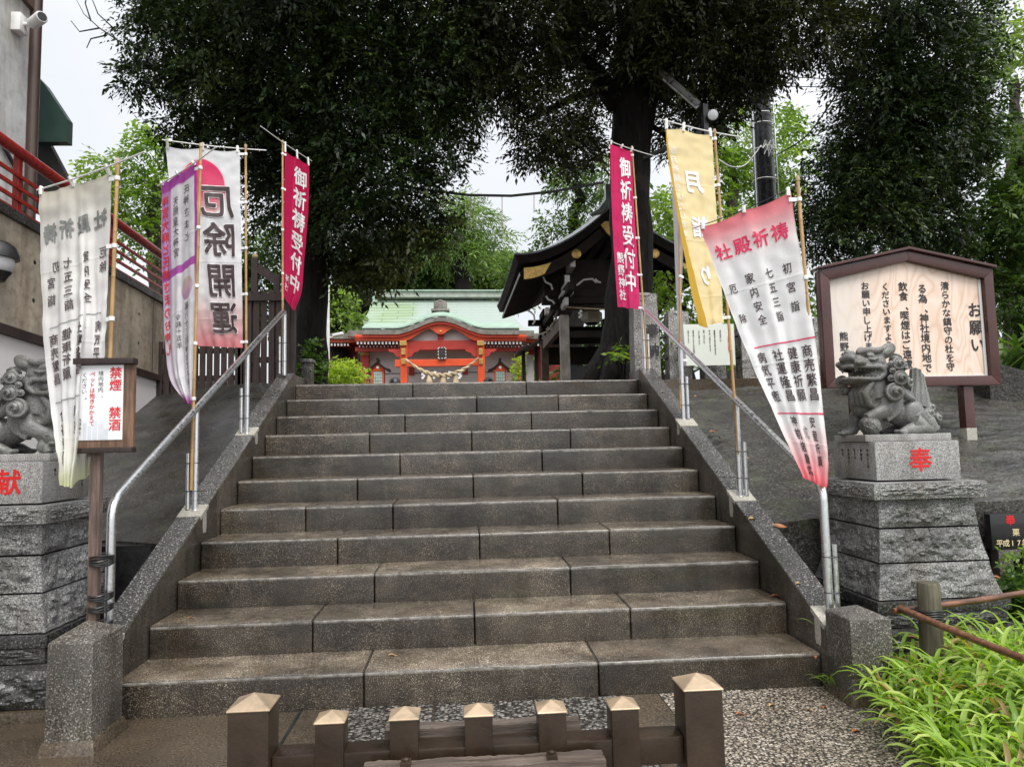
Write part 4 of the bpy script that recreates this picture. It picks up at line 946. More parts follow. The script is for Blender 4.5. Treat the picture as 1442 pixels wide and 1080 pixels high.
# small white notice on the stone fence
t = thing('notice_sign', 'pale green white panel of small printed text fixed to the rough stone fence', 'sign', (2.9, 4.02, 2.25))
p0, p1 = at(958, 457, 4.02), at(1036, 514, 4.02)
b = MB(); b.bb((p0.x, 4.02, p1.z), (p1.x, 4.035, p0.z)); pn = part('panel', b, plain('pale_green_board', (.60,.63,.56), .4, 0, .03), t, bevel=.002)
L = MB(); F = flat(0, 4.017, 0)
for px, txt in ((1014,'神社の境内には'), (1006,'樹齢数百年の樹木が繁り枝のある'), (999,'狭い道、石段が多くあります'), (991,'樹木、石などには'), (984,'十分ご注意ください'), (976,'危険を感じられたときは社務所まで'), (969,'お知らせください')):
    p = at(px, 466, 4.02); letters(L, column(txt, p.x, p.z, .0195, 1.0), F, bold=.015)
part('lettering', L, M['black_ink'], pn)
L = MB(); p = at(1026, 474, 4.02); letters(L, column('ご参拝の皆様へ', p.x, p.z, .032, .95), F, bold=.015); part('lettering', L, M['red_ink'], pn)

# black dedication plaque
t = thing('stone_plaque', 'black polished stone plaque with red and pale letters on soil at the right edge', 'plaque', (3.95, .82, .4))
b = MB(); b.bb((3.585, .80, .585), (4.3, .86, .83)); pl = part('slab', b, plain('polished_black_granite', (.012,.012,.013), .12), t, smooth=True, bevel=.006)
b = MB(); b.bb((3.62, .79, .40), (4.27, .87, .583)); part('base', b, M['post'], t, smooth=True, bevel=.01)
L = MB(); letters(L, [('奉',3.73,.785,.075),('納',3.95,.785,.075)], flat(0, .7975, 0), bold=.012); part('lettering', L, M['redpaint'], pl)
L = MB(); letters(L, [('栗',3.765,.70,.055),('山',3.85,.70,.055),('工',3.95,.70,.055),('務',4.03,.70,.055)]+[(c, 3.64+.047*i, .628, .052) for i, c in enumerate('平成17年7月吉日')], flat(0, .7975, 0), bold=.012); part('lettering', L, M['goldletter'], pl)

# ================================================================== stone fence
def rough_post(mb, x0, x1, y0, y1, z0, z1, seed, amp=.02):
    def fn(face):
        def g(u, v):
            z = z0+(z1-z0)*v; k = amp*noise.noise((u*3+face*7, v*6, seed))+amp*.5*noise.noise((u*9, v*20, seed+face)); k *= min(1, min(u, 1-u)*8+.3)
            tp = 1-.1*v*v*(1+.5*noise.noise((seed, face, 2)))
            cx, cy = (x0+x1)/2, (y0+y1)/2; hx, hy = (x1-x0)/2*tp, (y1-y0)/2*tp
            if face == 0: return (cx-hx+2*hx*u, cy-hy-k, z)
            if face == 1: return (cx+hx+k, cy-hy+2*hy*u, z)
            if face == 2: return (cx+hx-2*hx*u, cy+hy+k, z)
            return (cx-hx-k, cy+hy-2*hy*u, z)
        return g
    for f in range(4): mb.grid(fn(f), 12, 40)
    mb.ell(((x0+x1)/2, (y0+y1)/2, z1-.02), ((x1-x0)*.5, (y1-y0)*.5, .05), nu=16, nv=8)
t = thing('stone_pillar', 'tall rough granite pillar with carved character, at the head of the right handrail', 'pillar', (2.09, 4.25, TOPZ))
b = MB(); rough_post(b, 1.945, 2.255, 4.2, 4.45, TOPZ-.05, 3.13, 3, .016); part('shaft', b, M['fencestone'], t, smooth=True, sharp=70)
L = MB(); letters(L, [('奉', 2.16, 2.68, .16), ('納', 2.16, 2.45, .16)], flat(0, 4.176, 0), bold=.02); part('carved_character', L, M['black_ink'], t)
t = thing('stone_fence', 'row of rough pointed granite posts joined by dark pipes behind the right bank', 'fence', (3.6, 4.3, TOPZ))
for i, (x, h_, w_) in enumerate(((2.50,.82,.27),(2.92,.62,.26),(3.37,.70,.25),(3.83,.76,.26),(4.28,.72,.27),(4.74,.78,.26),(5.2,.7,.27),(5.66,.74,.26))):
    b = MB(); rough_post(b, x-w_/2, x+w_/2, 4.22, 4.42, TOPZ-.06, TOPZ+h_, 11+i*3, .02); part('post', b, M['fencestone'], t, smooth=True, sharp=70)
for z in (2.36, 2.62):
    b = MB(); b.tube([(2.2,4.33,z),(5.9,4.33,z)], .014, 10); part('pipe_rail', b, M['tie'], t, smooth=True)

# ================================================================== low bed on the right
t = thing('low_stone_wall', 'low dark stone edging wall of the planting bed, right of the right pedestal', 'wall', (4.5, .0, 0))
b = MB(); rough_face(b, 3.31, 7.0, .03, .35, -.05, .235, 0, 21, .025, (.15,.32,.5,.7)); part('stone_course', b, M['rockdark'], t, smooth=True)
b = MB(); b.bb((3.305, .0, .238), (7.0, .4, .275)); part('coping', b, M['rockdark'], t, smooth=True, bevel=.008)
s = MB(); s.slab(lambda u, v: (3.2+5*u, .36+.72*v, .26+.16*v+.03*noise.noise((u*9, v*3, 1))), 40, 10, lambda u, v: (0,0,-.3)); tag(part('bed_soil', s, M['earth'], smooth=True), None, None, kind='structure')
s = MB(); s.slab(lambda u, v: (1.50+.65*min(1,v*1.35) + 3.4*u, -2.3+2.28*v, .02+.05*min(1, u*6)+.015*noise.noise((u*15, v*8, 4))), 40, 20, lambda u, v: (0,0,-.1)); tag(part('bed_soil', s, M['earth'], smooth=True), None, None, kind='structure')

t = thing('bamboo_rail_fence', 'weathered log stake with reddish bamboo rails tied to it, in the bright grass', 'fence', (2.375, -.3, 0))
b = MB(); b.tube([(2.365,-.3,-.1),(2.37,-.3,.2),(2.375,-.3,.4),(2.377,-.3,.605),(2.377,-.3,.617)], [.06,.058,.056,.055,.049], 18); part('stake', b, wood('mossy_log', (.035,.032,.02), (.13,.115,.07), (1,1,14), .6, .5), t, smooth=True)
M['redbamboo'] = wood('wet_red_bamboo', (.06,.025,.014), (.22,.10,.055), (14,1,1), .3, .2)
def bam(p, q, name='rail'):
    b = MB(); p, q = Vector(p), Vector(q); pts = []; rr = []
    for i in range(31):
        a = i/30; pts.append(p.lerp(q, a)+Vector((0,0,-.01*math.sin(math.pi*a)))); rr.append(.017*(1.1 if i % 7 == 3 else 1))
    b.tube(pts, rr, 12); part(name, b, M['redbamboo'], t, smooth=True, sharp=70)
r1 = atz(1442, 925, .43); bam((2.25,-.24,.475), Vector((2.25,-.24,.475))+(r1-Vector((2.25,-.24,.475)))*1.5)
bam((2.22,-.225,.455), (3.4,.02,.50)); 
b = MB()
for j in range(4): b.tube([(2.372+.062*math.cos(a), -.3+.062*math.sin(a), .44+.012*j+.004*math.sin(3*a)) for a in [2*math.pi*q/20 for q in range(21)]], .005, 6)
part('binding', b, M['tie'], t, smooth=True)
# ================================================================== left building and ramp
XW = -3.6
wz = lambda y: 3.30-.045*(y-1.6)
M['conc'] = granite('stained_board_concrete', (.25,.21,.155), (.33,.285,.22), (.39,.345,.275), 14, (.6,.8), .004, .25, (1.1,.55), bscale=40)
M['concgrey'] = granite('pale_grey_concrete', (.48,.485,.48), (.56,.565,.56), (.62,.625,.62), 9, (.6,.8), .004, .25, (1.05,.75), bscale=30)
t = thing('ramp_wall', 'stained concrete ramp wall with white lower band on the left side', 'wall', (XW, 3, 0))
def wallstrip(z0f, z1f, x0, x1, y0=-3, y1=5.3):
    b = MB(); b.prism([(y0,z0f(y0)),(y1,z0f(y1)),(y1,z1f(y1)),(y0,z1f(y0))], lambda y, z, s: (x1 if s else x0, y, z)); return b
b = wallstrip(lambda y: wz(y)-.90, lambda y: wz(y)-.05, XW-.3, XW); wl = part('concrete_band', b, M['conc'], t)
b = MB()
for y in (2.05, 3.0, 3.95, 4.9):
    for dz in (.3, .62): b.lathe((XW-.012, y, wz(y)-dz), [(.018,0),(.018,.0135)], 10, axis=(1,0,0))
part('tie_hole', b, M['black'], wl)
b = MB()
for y in (2.5, 4.3): b.bb((XW-.01, y-.006, wz(y)-.9), (XW+.002, y+.006, wz(y)-.06))
part('panel_joint', b, M['black'], wl)
part('top_kerb', wallstrip(lambda y: wz(y)-.048, lambda y: wz(y)+.03, XW-.35, XW+.03), M['rockdark'], t, bevel=.006)
part('ledge', wallstrip(lambda y: wz(y)-.97, lambda y: wz(y)-.902, XW-.3, XW+.03), M['fencewood'], t)
part('white_band', wallstrip(lambda y: -.1, lambda y: wz(y)-.972, XW-.3, XW-.02), M['plaster'], t)
t = thing('red_railing', 'red painted pipe railing on top of the concrete ramp wall', 'railing', (XW-.12, 3, 3.3))
b = MB(); b.tube([(XW-.1, y, wz(y)+.60) for y in (-3, 0, 2, 4, 5.25)], .048, 14); part('top_rail', b, M['redrail'], t, smooth=True)
for dz in (.10, .20, .30, .40):
    b = MB(); y0, y1 = -3, 5.25; b.beam((XW-.1, y0, wz(y0)+dz), (XW-.1, y1, wz(y1)+dz), .022, .032); part('lower_rail', b, M['redrail'], t, bevel=.004)
for y in (-1.5, .3, 2.0, 3.6, 5.2):
    b = MB(); b.beam((XW-.13, y, wz(y)), (XW-.13, y, wz(y)+.58), .05, .05, up=(0,1,0)); part('rail_post', b, M['redrail'], t, bevel=.004)

t = thing('concrete_building', 'grey concrete building corner rising at the upper left edge, with a brown downpipe', 'building', (-6, 1, 0))
b = MB(); b.bb((-10,-4,0), (-4.8, 3.95, 9)); wl = part('wall', b, M['concgrey'], t)
b = MB(); b.tube([(-4.76, 3.9, 0), (-4.76, 3.9, 9)], .06, 12); part('downpipe', b, plain('brown_pipe', (.06,.035,.025), .45), t, smooth=True)
b = MB(); b.beam((-4.78, -1, 6.9), (-4.78, 3.95, 6.35), .06, .12); part('trim_strip', b, plain('brown_trim', (.10,.065,.05), .6), t)
b = MB(); b.tube([tuple(Vector((-4.77, a, c))) for a, c in ((1.0,5.2),(2.6,4.95),(3.2,4.75),(3.75,4.35),(3.8,4.0))], .022, 8); part('conduit', b, M['cable'], t, smooth=True)
t2 = thing('annex_roof', 'dark green boxed eave jutting past the concrete corner at the upper left', 'eave', (-5.2, 5.4, 0))
def pxprism(mb, pts, Y0, Y1):
    P = [at(a, c, Y0) for a, c in pts]; mb.prism([(p.x, p.z) for p in P][::-1], lambda x, z, s: (x, Y1 if s else Y0, z))
b = MB(); pxprism(b, [(40,95),(62,118),(95,168),(94,200),(56,200),(40,200)], 4.6, 4.72); part('fascia', b, M['green'], t2)
b = MB(); pxprism(b, [(40,196),(68,200),(104,268),(40,300)], 4.8, 4.9); part('soffit', b, plain('dark_soffit', (.03,.028,.026), .7), t2)
t = thing('security_camera', 'small white bullet camera on the concrete wall at the upper left', 'camera', tuple(at(60,38,3.9)))
c = at(54,35,3.6); b = MB(); b.bb((-4.8, c.y-.07, c.z-.10), (-4.70, c.y+.07, c.z+.10)); part('junction_box', b, M['white'], t, smooth=True, bevel=.01)
p, q = Vector((-4.62, c.y-.0, c.z)), Vector((-4.30, c.y-.25, c.z+.0)); d = (q-p).normalized()
b = MB(); b.tube([(-4.7, c.y, c.z), p], .022, 10); b.tube([p, p+d*.02, p+d*.22, p+d*.24], [.04,.06,.062,.055], 16); ho = part('housing', b, M['white'], t, smooth=True)
b = MB(); b.tube([p+d*.235, p+d*.245], [.05,.045], 16); part('lens', b, M['black'], ho, smooth=True)
t = thing('globe_wall_lamp', 'round wall lamp with dark hood and milky globe at the left edge', 'lamp', (-3.45, 1.45, 2.9))
c = at(-6, 368, 1.45); b = MB(); b.ell(c, .12, nu=24, nv=16); part('globe', b, M['glassmilk'], t, smooth=True)
b = MB(); b.lathe(c+Vector((0,0,.02)), [(.15,0),(.148,.03),(.125,.09),(.08,.125),(.02,.14),(.005,.142)], 24); b.lathe(c-Vector((0,0,.15)), [(.06,0),(.08,.035),(.105,.07)], 20); b.beam(c, (XW, c.y, c.z), .05, .05); part('hood', b, M['tie'], t, smooth=True)

# dark board fence on the left
t = thing('board_fence', 'dark brown picket fence with a gate frame, between the left bank and the tree trunk', 'fence', (-2.6, 4.5, TOPZ))
b = MB()
x = -3.62
while x < -2.62:
    b.bb((x, 4.46, 2.0), (x+.062, 4.48, 2.66)); x += .081
part('low_pickets', b, M['fencewood'], t)
b = MB(); x = -2.70
while x < -2.16:
    b.bb((x, 4.46, 2.1), (x+.066, 4.48, 3.245)); x += .088
part('tall_pickets', b, M['fencewood'], t)
b = MB(); b.bb((-3.62, 4.482, 2.20), (-2.7, 4.52, 2.26)); b.bb((-3.62, 4.482, 2.52), (-2.7, 4.52, 2.58)); b.bb((-2.72, 4.43, 3.13), (-2.14, 4.458, 3.21)); b.bb((-2.72, 4.482, 2.4), (-2.14, 4.52, 2.47)); part('fence_rail', b, M['fencewood'], t)
for x, w_, zt in ((-2.53,.075,3.66), (-2.27,.07,3.46), (-2.10,.10,3.28)):
    b = MB(); b.bb((x-w_/2, 4.50, 2.05), (x+w_/2, 4.56, zt)); po = part('gate_post', b, M['fencewood'], t, bevel=.004)
    if x < -2.5:
        b = MB(); b.ell((x, 4.53, zt+.025), .035); part('finial', b, M['rope'], po, smooth=True)
b = MB(); b.beam((-2.50, 4.53, 3.55), (-2.27, 4.53, 3.38), .05, .10); part('brace', b, M['fencewood'], t)
t = thing('granite_post', 'short grey green stone post beside the left tree trunk at the top of the stairs', 'post', (-1.95, 4.75, TOPZ))
b = MB(); b.box((-1.955, 4.75, TOPZ+.15), (.125, .13, .36)); part('shaft', b, M['bankr'], t, smooth=True, bevel=.006)
b = MB(); b.box((-1.955, 4.75, TOPZ+.352), (.165, .165, .045), taper=.85); part('cap', b, M['bankr'], t, smooth=True, bevel=.006)

# ================================================================== shrine hall
YH = 24.0
def H(px, py, y=YH): return at(px, py, y)
hall = thing('shrine_hall', 'vermilion shrine hall with curved green copper roof at the head of the path', 'shrine', (-1.0, 27, TOPZ))
m, tt, bs = mat_new('green_copper_roof'); v = coords(tt)
br = N(tt, 'ShaderNodeTexBrick', {'Vector': coords(tt, (1,1,1)), 'Scale': 1.0, 'Mortar Size': .02, 'Brick Width': 1.3, 'Row Height': .16, 'Color1': (.24,.33,.19,1), 'Color2': (.28,.37,.225,1), 'Mortar': (.14,.19,.13,1)}, offset=.5)
mp = N(tt, 'ShaderNodeCombineXYZ'); sx = N(tt, 'ShaderNodeSeparateXYZ', {0: v}); tt.links.new(sx.outputs[0], mp.inputs[0]); tt.links.new(sx.outputs[2], mp.inputs[1]); tt.links.new(mp.outputs[0], br.inputs['Vector'])
c = mixc(tt, mrange(tt, noi(tt, v, .5, 4), .42, .58, 0, .55), br.outputs['Color'], (.30,.38,.34))
c = mixc(tt, mrange(tt, sx.outputs[0], -1.3, -1.0, 0, .75), c, (.31,.36,.345)); tt.links.new(c, bs.inputs['Base Color']); bs.inputs['Roughness'].default_value = .5; bump(tt, bs, br.outputs['Fac'], .6, .03); M['copper'] = m
M['verdigris'] = plain('pale_verdigris_copper', (.30,.41,.33), .45, 0, .12, 3)
M['eavegrey'] = wood('grey_layered_eave', (.10,.09,.075), (.27,.26,.23), (1,1,14), .7, .3)
PXC = 620.5
def arch(px, flat_, rise, hw): # vertical pixel offset of the cusped gable
    d = abs(px-PXC); return flat_ - rise*.5*(1+math.cos(math.pi*min(1, d/hw)))
pxs = [509+(732-509)*i/72 for i in range(73)]
# main roof: two slopes, concave, hipped ends
Yr = 28.2
def ridge(u): return H(523+(718-523)*u, 423, Yr)
def eave(u):
    px = 452+(790-452)*u; up = 1.5*abs(u-.5)**3*8*.4; return H(px, 472-up*1.2, 24.9)
def slope(u, v):
    a, e = ridge(u), eave(u); k = 1-v; p = e.lerp(a, v); p.z = e.z+(a.z-e.z)*(v**1.75*.8+v*.2); p.x = e.x+(a.x-e.x)*(1-(1-v)**2.3); return p
b = MB(); b.slab(slope, 60, 24, lambda u, v: (0, .05, -.2)); rf = part('roof', b, M['copper'], hall, smooth=True)
def slope2(u, v):
    p = slope(u, v).copy(); p.y = 2*Yr-p.y+.0; return p
b = MB(); b.slab(slope2, 40, 14, lambda u, v: (0, -.05, -.2)); part('rear_roof', b, M['copper'], hall, smooth=True)
def band(fa, fb, y0, y1, mat, name, n=60, parent=hall, **k):
    b = MB(); b.slab(lambda u, v: fa(u).lerp(fb(u), v) , n, 2, lambda u, v: (0, y1-y0, 0)); return part(name, b, mat, parent, smooth=True, **k)
p0, p1 = H(531,412.5,Yr), H(709,412.5,Yr); b = MB(); b.beam((p0.x,Yr,p0.z-.12), (p1.x,Yr,p1.z-.12), .5, .26); part('ridge', b, plain('grey_green_ridge', (.33,.36,.31), .5, 0, .2, 4), rf, bevel=.02)
b = MB(); b.beam((p0.x,Yr,p0.z+.04), (p1.x,Yr,p1.z+.04), .7, .06); part('ridge_cap', b, M['verdigris'], rf, bevel=.01)
for s, px in ((-1,529), (1,711)):
    c = H(px, 418, Yr); b = MB(); b.box((c.x, Yr, c.z), (.22, .62, .62)); b.tube([(c.x, Yr, c.z+.2), (c.x+s*.14, Yr, c.z+.32), (c.x+s*.3, Yr, c.z+.36)], [.1,.08,.03], 8); part('ridge_end', b, M['verdigris'], rf, smooth=True)
# cusped front gable (karahafu)
b = MB(); b.slab(lambda u, v: (lambda p: Vector((p.x, YH+v*3.0, p.z + .62*(1-(1-v)**1.6) + .05)))(H(510+(731-510)*u, arch(510+(731-510)*u, 462.5, 17.5, 66))), 60, 10, lambda u, v: (0, 0, -.1)); part('gable_roof', b, M['verdigris'], rf, smooth=True)
band(lambda u: H(510+221*u, arch(510+221*u, 462.7, 17.2, 66)), lambda u: H(510+221*u, arch(510+221*u, 471, 18.5, 66)), 0, .25, M['eavegrey'], 'gable_fascia')
def lowarch(px):
    d = abs(px-PXC)
    return 480 if d > 53 else 480-18*.5*(1+math.cos(math.pi*min(1, max(0, d-12)/41)))
def redlow(px):
    d = abs(px-PXC); y = lowarch(px)
    if d < 16: y = 463.5+7.5*(.5+.5*math.cos(math.pi*d/16))
    return y
band(lambda u: H(500+241*u, arch(500+241*u, 471.2, 18.4, 66), YH+.1), lambda u: H(500+241*u, redlow(500+241*u), YH+.1), 0, .12, M['verm'], 'gable_board', n=90)
band(lambda u: H(492+257*u, arch(492+257*u, 474, 18.6, 66), YH-.03), lambda u: H(492+257*u, arch(492+257*u, 474.8, 18.6, 66), YH-.03), 0, .1, M['vermdk'], 'gable_moulding', n=90)
c = H(620.5, 467, YH); b = MB(); b.lathe((c.x, YH+.02, c.z), [(.06,0),(.05,.05),(.01,.06)], 10, axis=(0,-1,0)); part('gilt_boss', b, M['gold'], hall, smooth=True)
for a, c_ in ((489,511), (730,752)):
    band(lambda u: H(a+(c_-a)*u, 465.5, YH+.3), lambda u: H(a+(c_-a)*u, 473.5, YH+.3), 0, .3, M['eavegrey'], 'eave_step')
band(lambda u: H(452+338*u, 469.5, YH+.75), lambda u: H(452+338*u, 477, YH+.75), 0, .25, M['eavegrey'], 'eave_fascia')
band(lambda u: H(452+338*u, 477.2, YH+.9), lambda u: H(452+338*u, 482, YH+.9), 0, .12, M['verm'], 'eave_board')
p = H(620, 430, YH+1.2); b = MB(); b.box((p.x, YH+1.4, p.z-.02), (.55,.5,.3)); b.box((p.x, YH+1.4, p.z-.2), (.75,.6,.09)); b.tube([(p.x-.2, YH+1.4, p.z+.14), (p.x, YH+1.4, p.z+.22), (p.x+.2, YH+1.4, p.z+.14)], .07, 8); part('gable_crest', b, M['eavegrey'], rf, smooth=True, bevel=.01)
# rafters, ends painted pale
b = MB(); e = MB()
for px in [504+5.0*i for i in range(12)] + [678+5.0*i for i in range(12)]:
    q = H(px, 483, YH+.2); b.bb((q.x-.028, YH+.21, q.z-.045), (q.x+.028, 27, q.z+.045)); e.bb((q.x-.036, YH+.15, q.z-.055), (q.x+.036, YH+.208, q.z+.055))
    q = H(px+2.5, 488, YH+.5); b.bb((q.x-.022, YH+.51, q.z-.03), (q.x+.022, 27, q.z+.03)); e.bb((q.x-.026, YH+.47, q.z-.036), (q.x+.026, YH+.508, q.z+.036))
for px in [458+4.6*i for i in range(8)] + [744+4.6*i for i in range(8)]:
    q = H(px, 485.5, YH+.95); b.bb((q.x-.028, YH+.96, q.z-.045), (q.x+.028, 27.5, q.z+.045)); e.bb((q.x-.034, YH+.92, q.z-.05), (q.x+.034, YH+.958, q.z+.05))
part('rafters', b, M['vermdk'], hall); part('rafter_ends', e, M['white'], hall)
b = MB(); z0 = H(620, 482, 25.3).z; b.bb((H(455,480,26).x, 25.05, z0), (H(787,480,26).x, 27.8, z0+.1)); part('soffit', b, M['vermdk'], hall)
def hbeam(pa, pb, ya, yb_, y, th, mat, name, bev=.01):
    p, q = H(pa, ya, y), H(pb, yb_, y); b = MB(); b.bb((p.x, y, q.z), (q.x, y+th, p.z)); return part(name, b, mat, hall, bevel=bev)
hbeam(568, 674, 480, 491.5, YH+.25, .3, M['vermdk'], 'upper_beam'); hbeam(556, 683, 506.5, 514.5, YH+.05, .28, M['verm'], 'tie_beam')
hbeam(500, 567, 489, 494, YH+.6, .25, M['vermdk'], 'eave_beam'); hbeam(676, 742, 489, 494, YH+.6, .25, M['vermdk'], 'eave_beam')
for px in (568.5, 677):
    q = H(px, 480, YH+.05); b = MB(); b.bb((q.x-.14, YH+.04, TOPZ), (q.x+.14, YH+.35, H(px,482,YH).z)); po = part('porch_pillar', b, M['verm'], hall, bevel=.02)
    b = MB(); a1, a2 = H(px,480.5,YH), H(px,487,YH); b.bb((q.x-.15, YH-.1, a2.z), (q.x+.12, YH+.03, a1.z)); a1, a2 = H(px,491,YH), H(px,500,YH); b.bb((q.x-.09, YH-.08, a2.z), (q.x+.07, YH+.03, a1.z)); a1, a2 = H(px,505,YH), H(px,513,YH); b.bb((q.x-.09, YH-.02, a2.z), (q.x+.07, YH+.036, a1.z)); part('gilt_fitting', b, M['gold'], po, bevel=.01)
    for s in (-1, 1):
        b = MB(); b.prism([(0,0),(.5,.0),(.42,-.10),(.26,-.14),(.17,-.28),(0,-.34)][::-1] if s > 0 else [(0,0),(-.5,0),(-.42,-.10),(-.26,-.14),(-.17,-.28),(0,-.34)], lambda x, z, sd: (q.x+x+s*.14, YH+.1+.15*sd, H(px,491,YH).z+z)); part('bracket', b, M['vermdk'], po)
for px in (513.5, 735):
    q = H(px, 500, YH+1.2); b = MB(); b.bb((q.x-.17, YH+1.2, TOPZ), (q.x+.17, YH+1.5, H(px,490,YH+1.2).z)); po = part('corner_pillar', b, M['vermdk'], hall, bevel=.02)
    b = MB(); b.bb((q.x-.175, YH+1.17, H(px,500,YH+1.2).z), (q.x+.175, YH+1.198, H(px,494,YH+1.2).z)); part('gilt_fitting', b, M['gold'], po)
# plaster walls
a1, a2 = H(514,492,YH+1.6), H(735,540,YH+1.6); b = MB(); b.bb((a1.x, YH+1.6, TOPZ), (a2.x, YH+1.7, H(620,462,YH+1.6).z)); part('plaster_wall', b, M['plaster'], hall)
a1, a2 = H(580,466,YH+.5), H(661,480,YH+.5); b = MB(); b.bb((H(572,480,YH).x, YH+.45, H(620,482,YH+.45).z), (H(670,480,YH).x, YH+.5, H(620,462,YH+.45).z)); part('gable_infill', b, M['plaster'], hall)
b = MB(); q = H(620.5,470,YH+.35); b.bb((q.x-.12, YH+.30, H(620,481,YH).z), (q.x+.12, YH+.44, H(620,464,YH).z)); part('king_post', b, M['vermdk'], hall)
for pa, pb in ((576,590),(652,666)):
    b = MB(); b.bb((H(pa,520,YH+1.5).x, YH+1.5, H(600,528,YH+1.5).z), (H(pa+7,520,YH+1.5).x, YH+1.6, H(600,514,YH+1.5).z)); part('door_panel', b, M['vermdk'], hall)
q0, q1 = H(521,531,YH+1.58), H(735,531,YH+1.58)
for z in (525,): 
    zz = H(620,z,YH+1.58).z; b = MB(); b.bb((q0.x, YH+1.57, zz-.012), (q1.x, YH+1.598, zz+.012)); part('wall_line', b, M['black'], hall)
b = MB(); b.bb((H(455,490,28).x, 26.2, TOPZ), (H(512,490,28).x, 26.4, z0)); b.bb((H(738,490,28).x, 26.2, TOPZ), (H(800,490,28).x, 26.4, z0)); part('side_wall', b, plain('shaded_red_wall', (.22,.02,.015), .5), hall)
a1, a2 = H(616.5,489,YH-.1), H(628.5,505,YH-.1); b = MB(); b.bb((a1.x, YH-.05, a2.z), (a2.x, YH+.03, a1.z)); pq = part('name_plaque', b, M['fencewood'], hall)
b = MB()
for i in range(4):
    for x_ in (a1.x, a2.x-.03): zz = a2.z+(a1.z-a2.z)*(i+.2)/4; b.bb((x_, YH-.07, zz), (x_+.03, YH-.052, zz+.06))
for i in range(3):
    for zz in (a2.z, a1.z-.03): xx = a1.x+(a2.x-a1.x)*(i+.2)/3; b.bb((xx, YH-.075, zz), (xx+.06, YH-.056, zz+.03))
part('plaque_studs', b, M['plaster'], pq)
# straw rope on the porch
t = thing('straw_rope', 'thick twisted straw rope with white paper streamers hung across the shrine porch', 'rope', tuple(H(620,520,YH-.15)))
q0, q1, qm = H(571,505.5,YH-.15), H(674,503.5,YH-.15), H(621,529,YH-.15)
for ph in (0, math.pi):
    pts = []; rr = []
    for i in range(81):
        a = i/80; base = Vector((q0.x+(q1.x-q0.x)*a, YH-.15, 0)); k = (2*a-1)**2; ends = q0.z+(q1.z-q0.z)*a; base.z = qm.z+(ends-qm.z)*k
        th = .032+.045*math.sin(math.pi*a)**1.2; pts.append(base+Vector((0, math.cos(a*38+ph)*th*.7, math.sin(a*38+ph)*th*.7))); rr.append(th*.85)
    b = MB(); b.tube(pts, rr, 8); part('rope_strand', b, M['rope'], t, smooth=True)
for px in (604.5, 624, 642):
    q = H(px, 527, YH-.15); b = MB(); b.lathe((q.x, YH-.15, q.z-.34), [(.14,0),(.12,.08),(.08,.25),(.05,.34)], 12); part('straw_tassel', b, M['rope'], t, smooth=True)
def shide(mb, p, s):
    x, y, z = p
    for i in range(4): mb.box((x+s*.3*(-1)**i*.5, y, z-s*(.2+.42*i)), (s*.55, .006, s*.5), (0, R(14*(-1)**i), 0))
b = MB()
for px in (596, 612, 632, 647.5): q = H(px, 523, YH-.2); shide(b, (q.x, YH-.2, q.z), .17)
part('paper_streamer', b, M['white'], t)
# red lanterns either side
def lantern(px, label, Y=20.5):
    p = at(px, 537, Y); q = at(px, 517, Y); s = (q.z-p.z)/20; g_ = thing('red_lantern', label, 'lantern', (p.x, Y, TOPZ), 'small red roofed lanterns before the shrine hall')
    b = MB(); b.bb((p.x-.06, Y-.06, TOPZ), (p.x+.06, Y+.06, p.z-.05)); part('stem', b, M['verm'], g_)
    zt, zb = at(px,523,Y).z, at(px,539,Y).z; h = 9.5*s*1.0
    b = MB()
    for sx_ in (-1, 1):
        for sy_ in (-1, 1): b.bb((p.x+sx_*h*.78-.02, Y+sy_*h*.78-.02, zb-.1), (p.x+sx_*h*.78+.02, Y+sy_*h*.78+.02, zt+.06))
    b.bb((p.x-h*.85, Y-h*.85, zt), (p.x+h*.85, Y+h*.85, zt+.035)); b.bb((p.x-h*.85, Y-h*.85, zb-.12), (p.x+h*.85, Y+h*.85, zb-.07))
    b.prism([(-h*1.0,0),(h*1.0,0),(0,h*.95)], lambda x, z, sd: (p.x+x, Y-h*.8+1.6*h*sd, zt+.04+z)); fr = part('frame', b, M['verm'], g_)
    b = MB(); b.bb((p.x-h*.62, Y-h*.74, zb-.06), (p.x+h*.62, Y+h*.74, zt-.004)); pn_ = part('lattice_panel', b, plain('pale_green_lattice', (.36,.45,.40), .5), g_)
    b = MB()
    for k in range(1, 4): xx = p.x-h*.62+1.24*h*k/4; b.bb((xx-.006, Y-h*.765, zb-.06), (xx+.006, Y-h*.742, zt-.006))
    for k in range(1, 4): zz = zb-.06+(zt-zb+.05)*k/4; b.bb((p.x-h*.62, Y-h*.768, zz-.006), (p.x+h*.62, Y-h*.745, zz+.006))
    part('lattice_bar', b, plain('dark_green_bar', (.08,.16,.13), .5), pn_)
    b = MB()
    for sg in (-1, 1):
        b.slab(lambda u, v: (p.x+sg*1.75*h*v, Y-h*1.25+2.5*h*u, zt+.06+h*1.25*(1-v)**1.7), 2, 10, lambda u, v: (0,0,-.075))
    b.beam((p.x, Y-h*1.3, zt+.10+h*1.25), (p.x, Y+h*1.3, zt+.10+h*1.25), .07, .08); part('roof', b, M['darktimber'], g_, smooth=True)
    b = MB(); b.lathe((p.x, Y-h*.83, zt+.04+h*.35), [(.05,0),(.05,.015)], 10, axis=(0,-1,0)); part('white_crest', b, M['white'], fr)
lantern(533, 'small red lantern with dark curved roof, left of the shrine porch')
lantern(704.5, 'small red lantern with dark curved roof, right of the shrine porch')
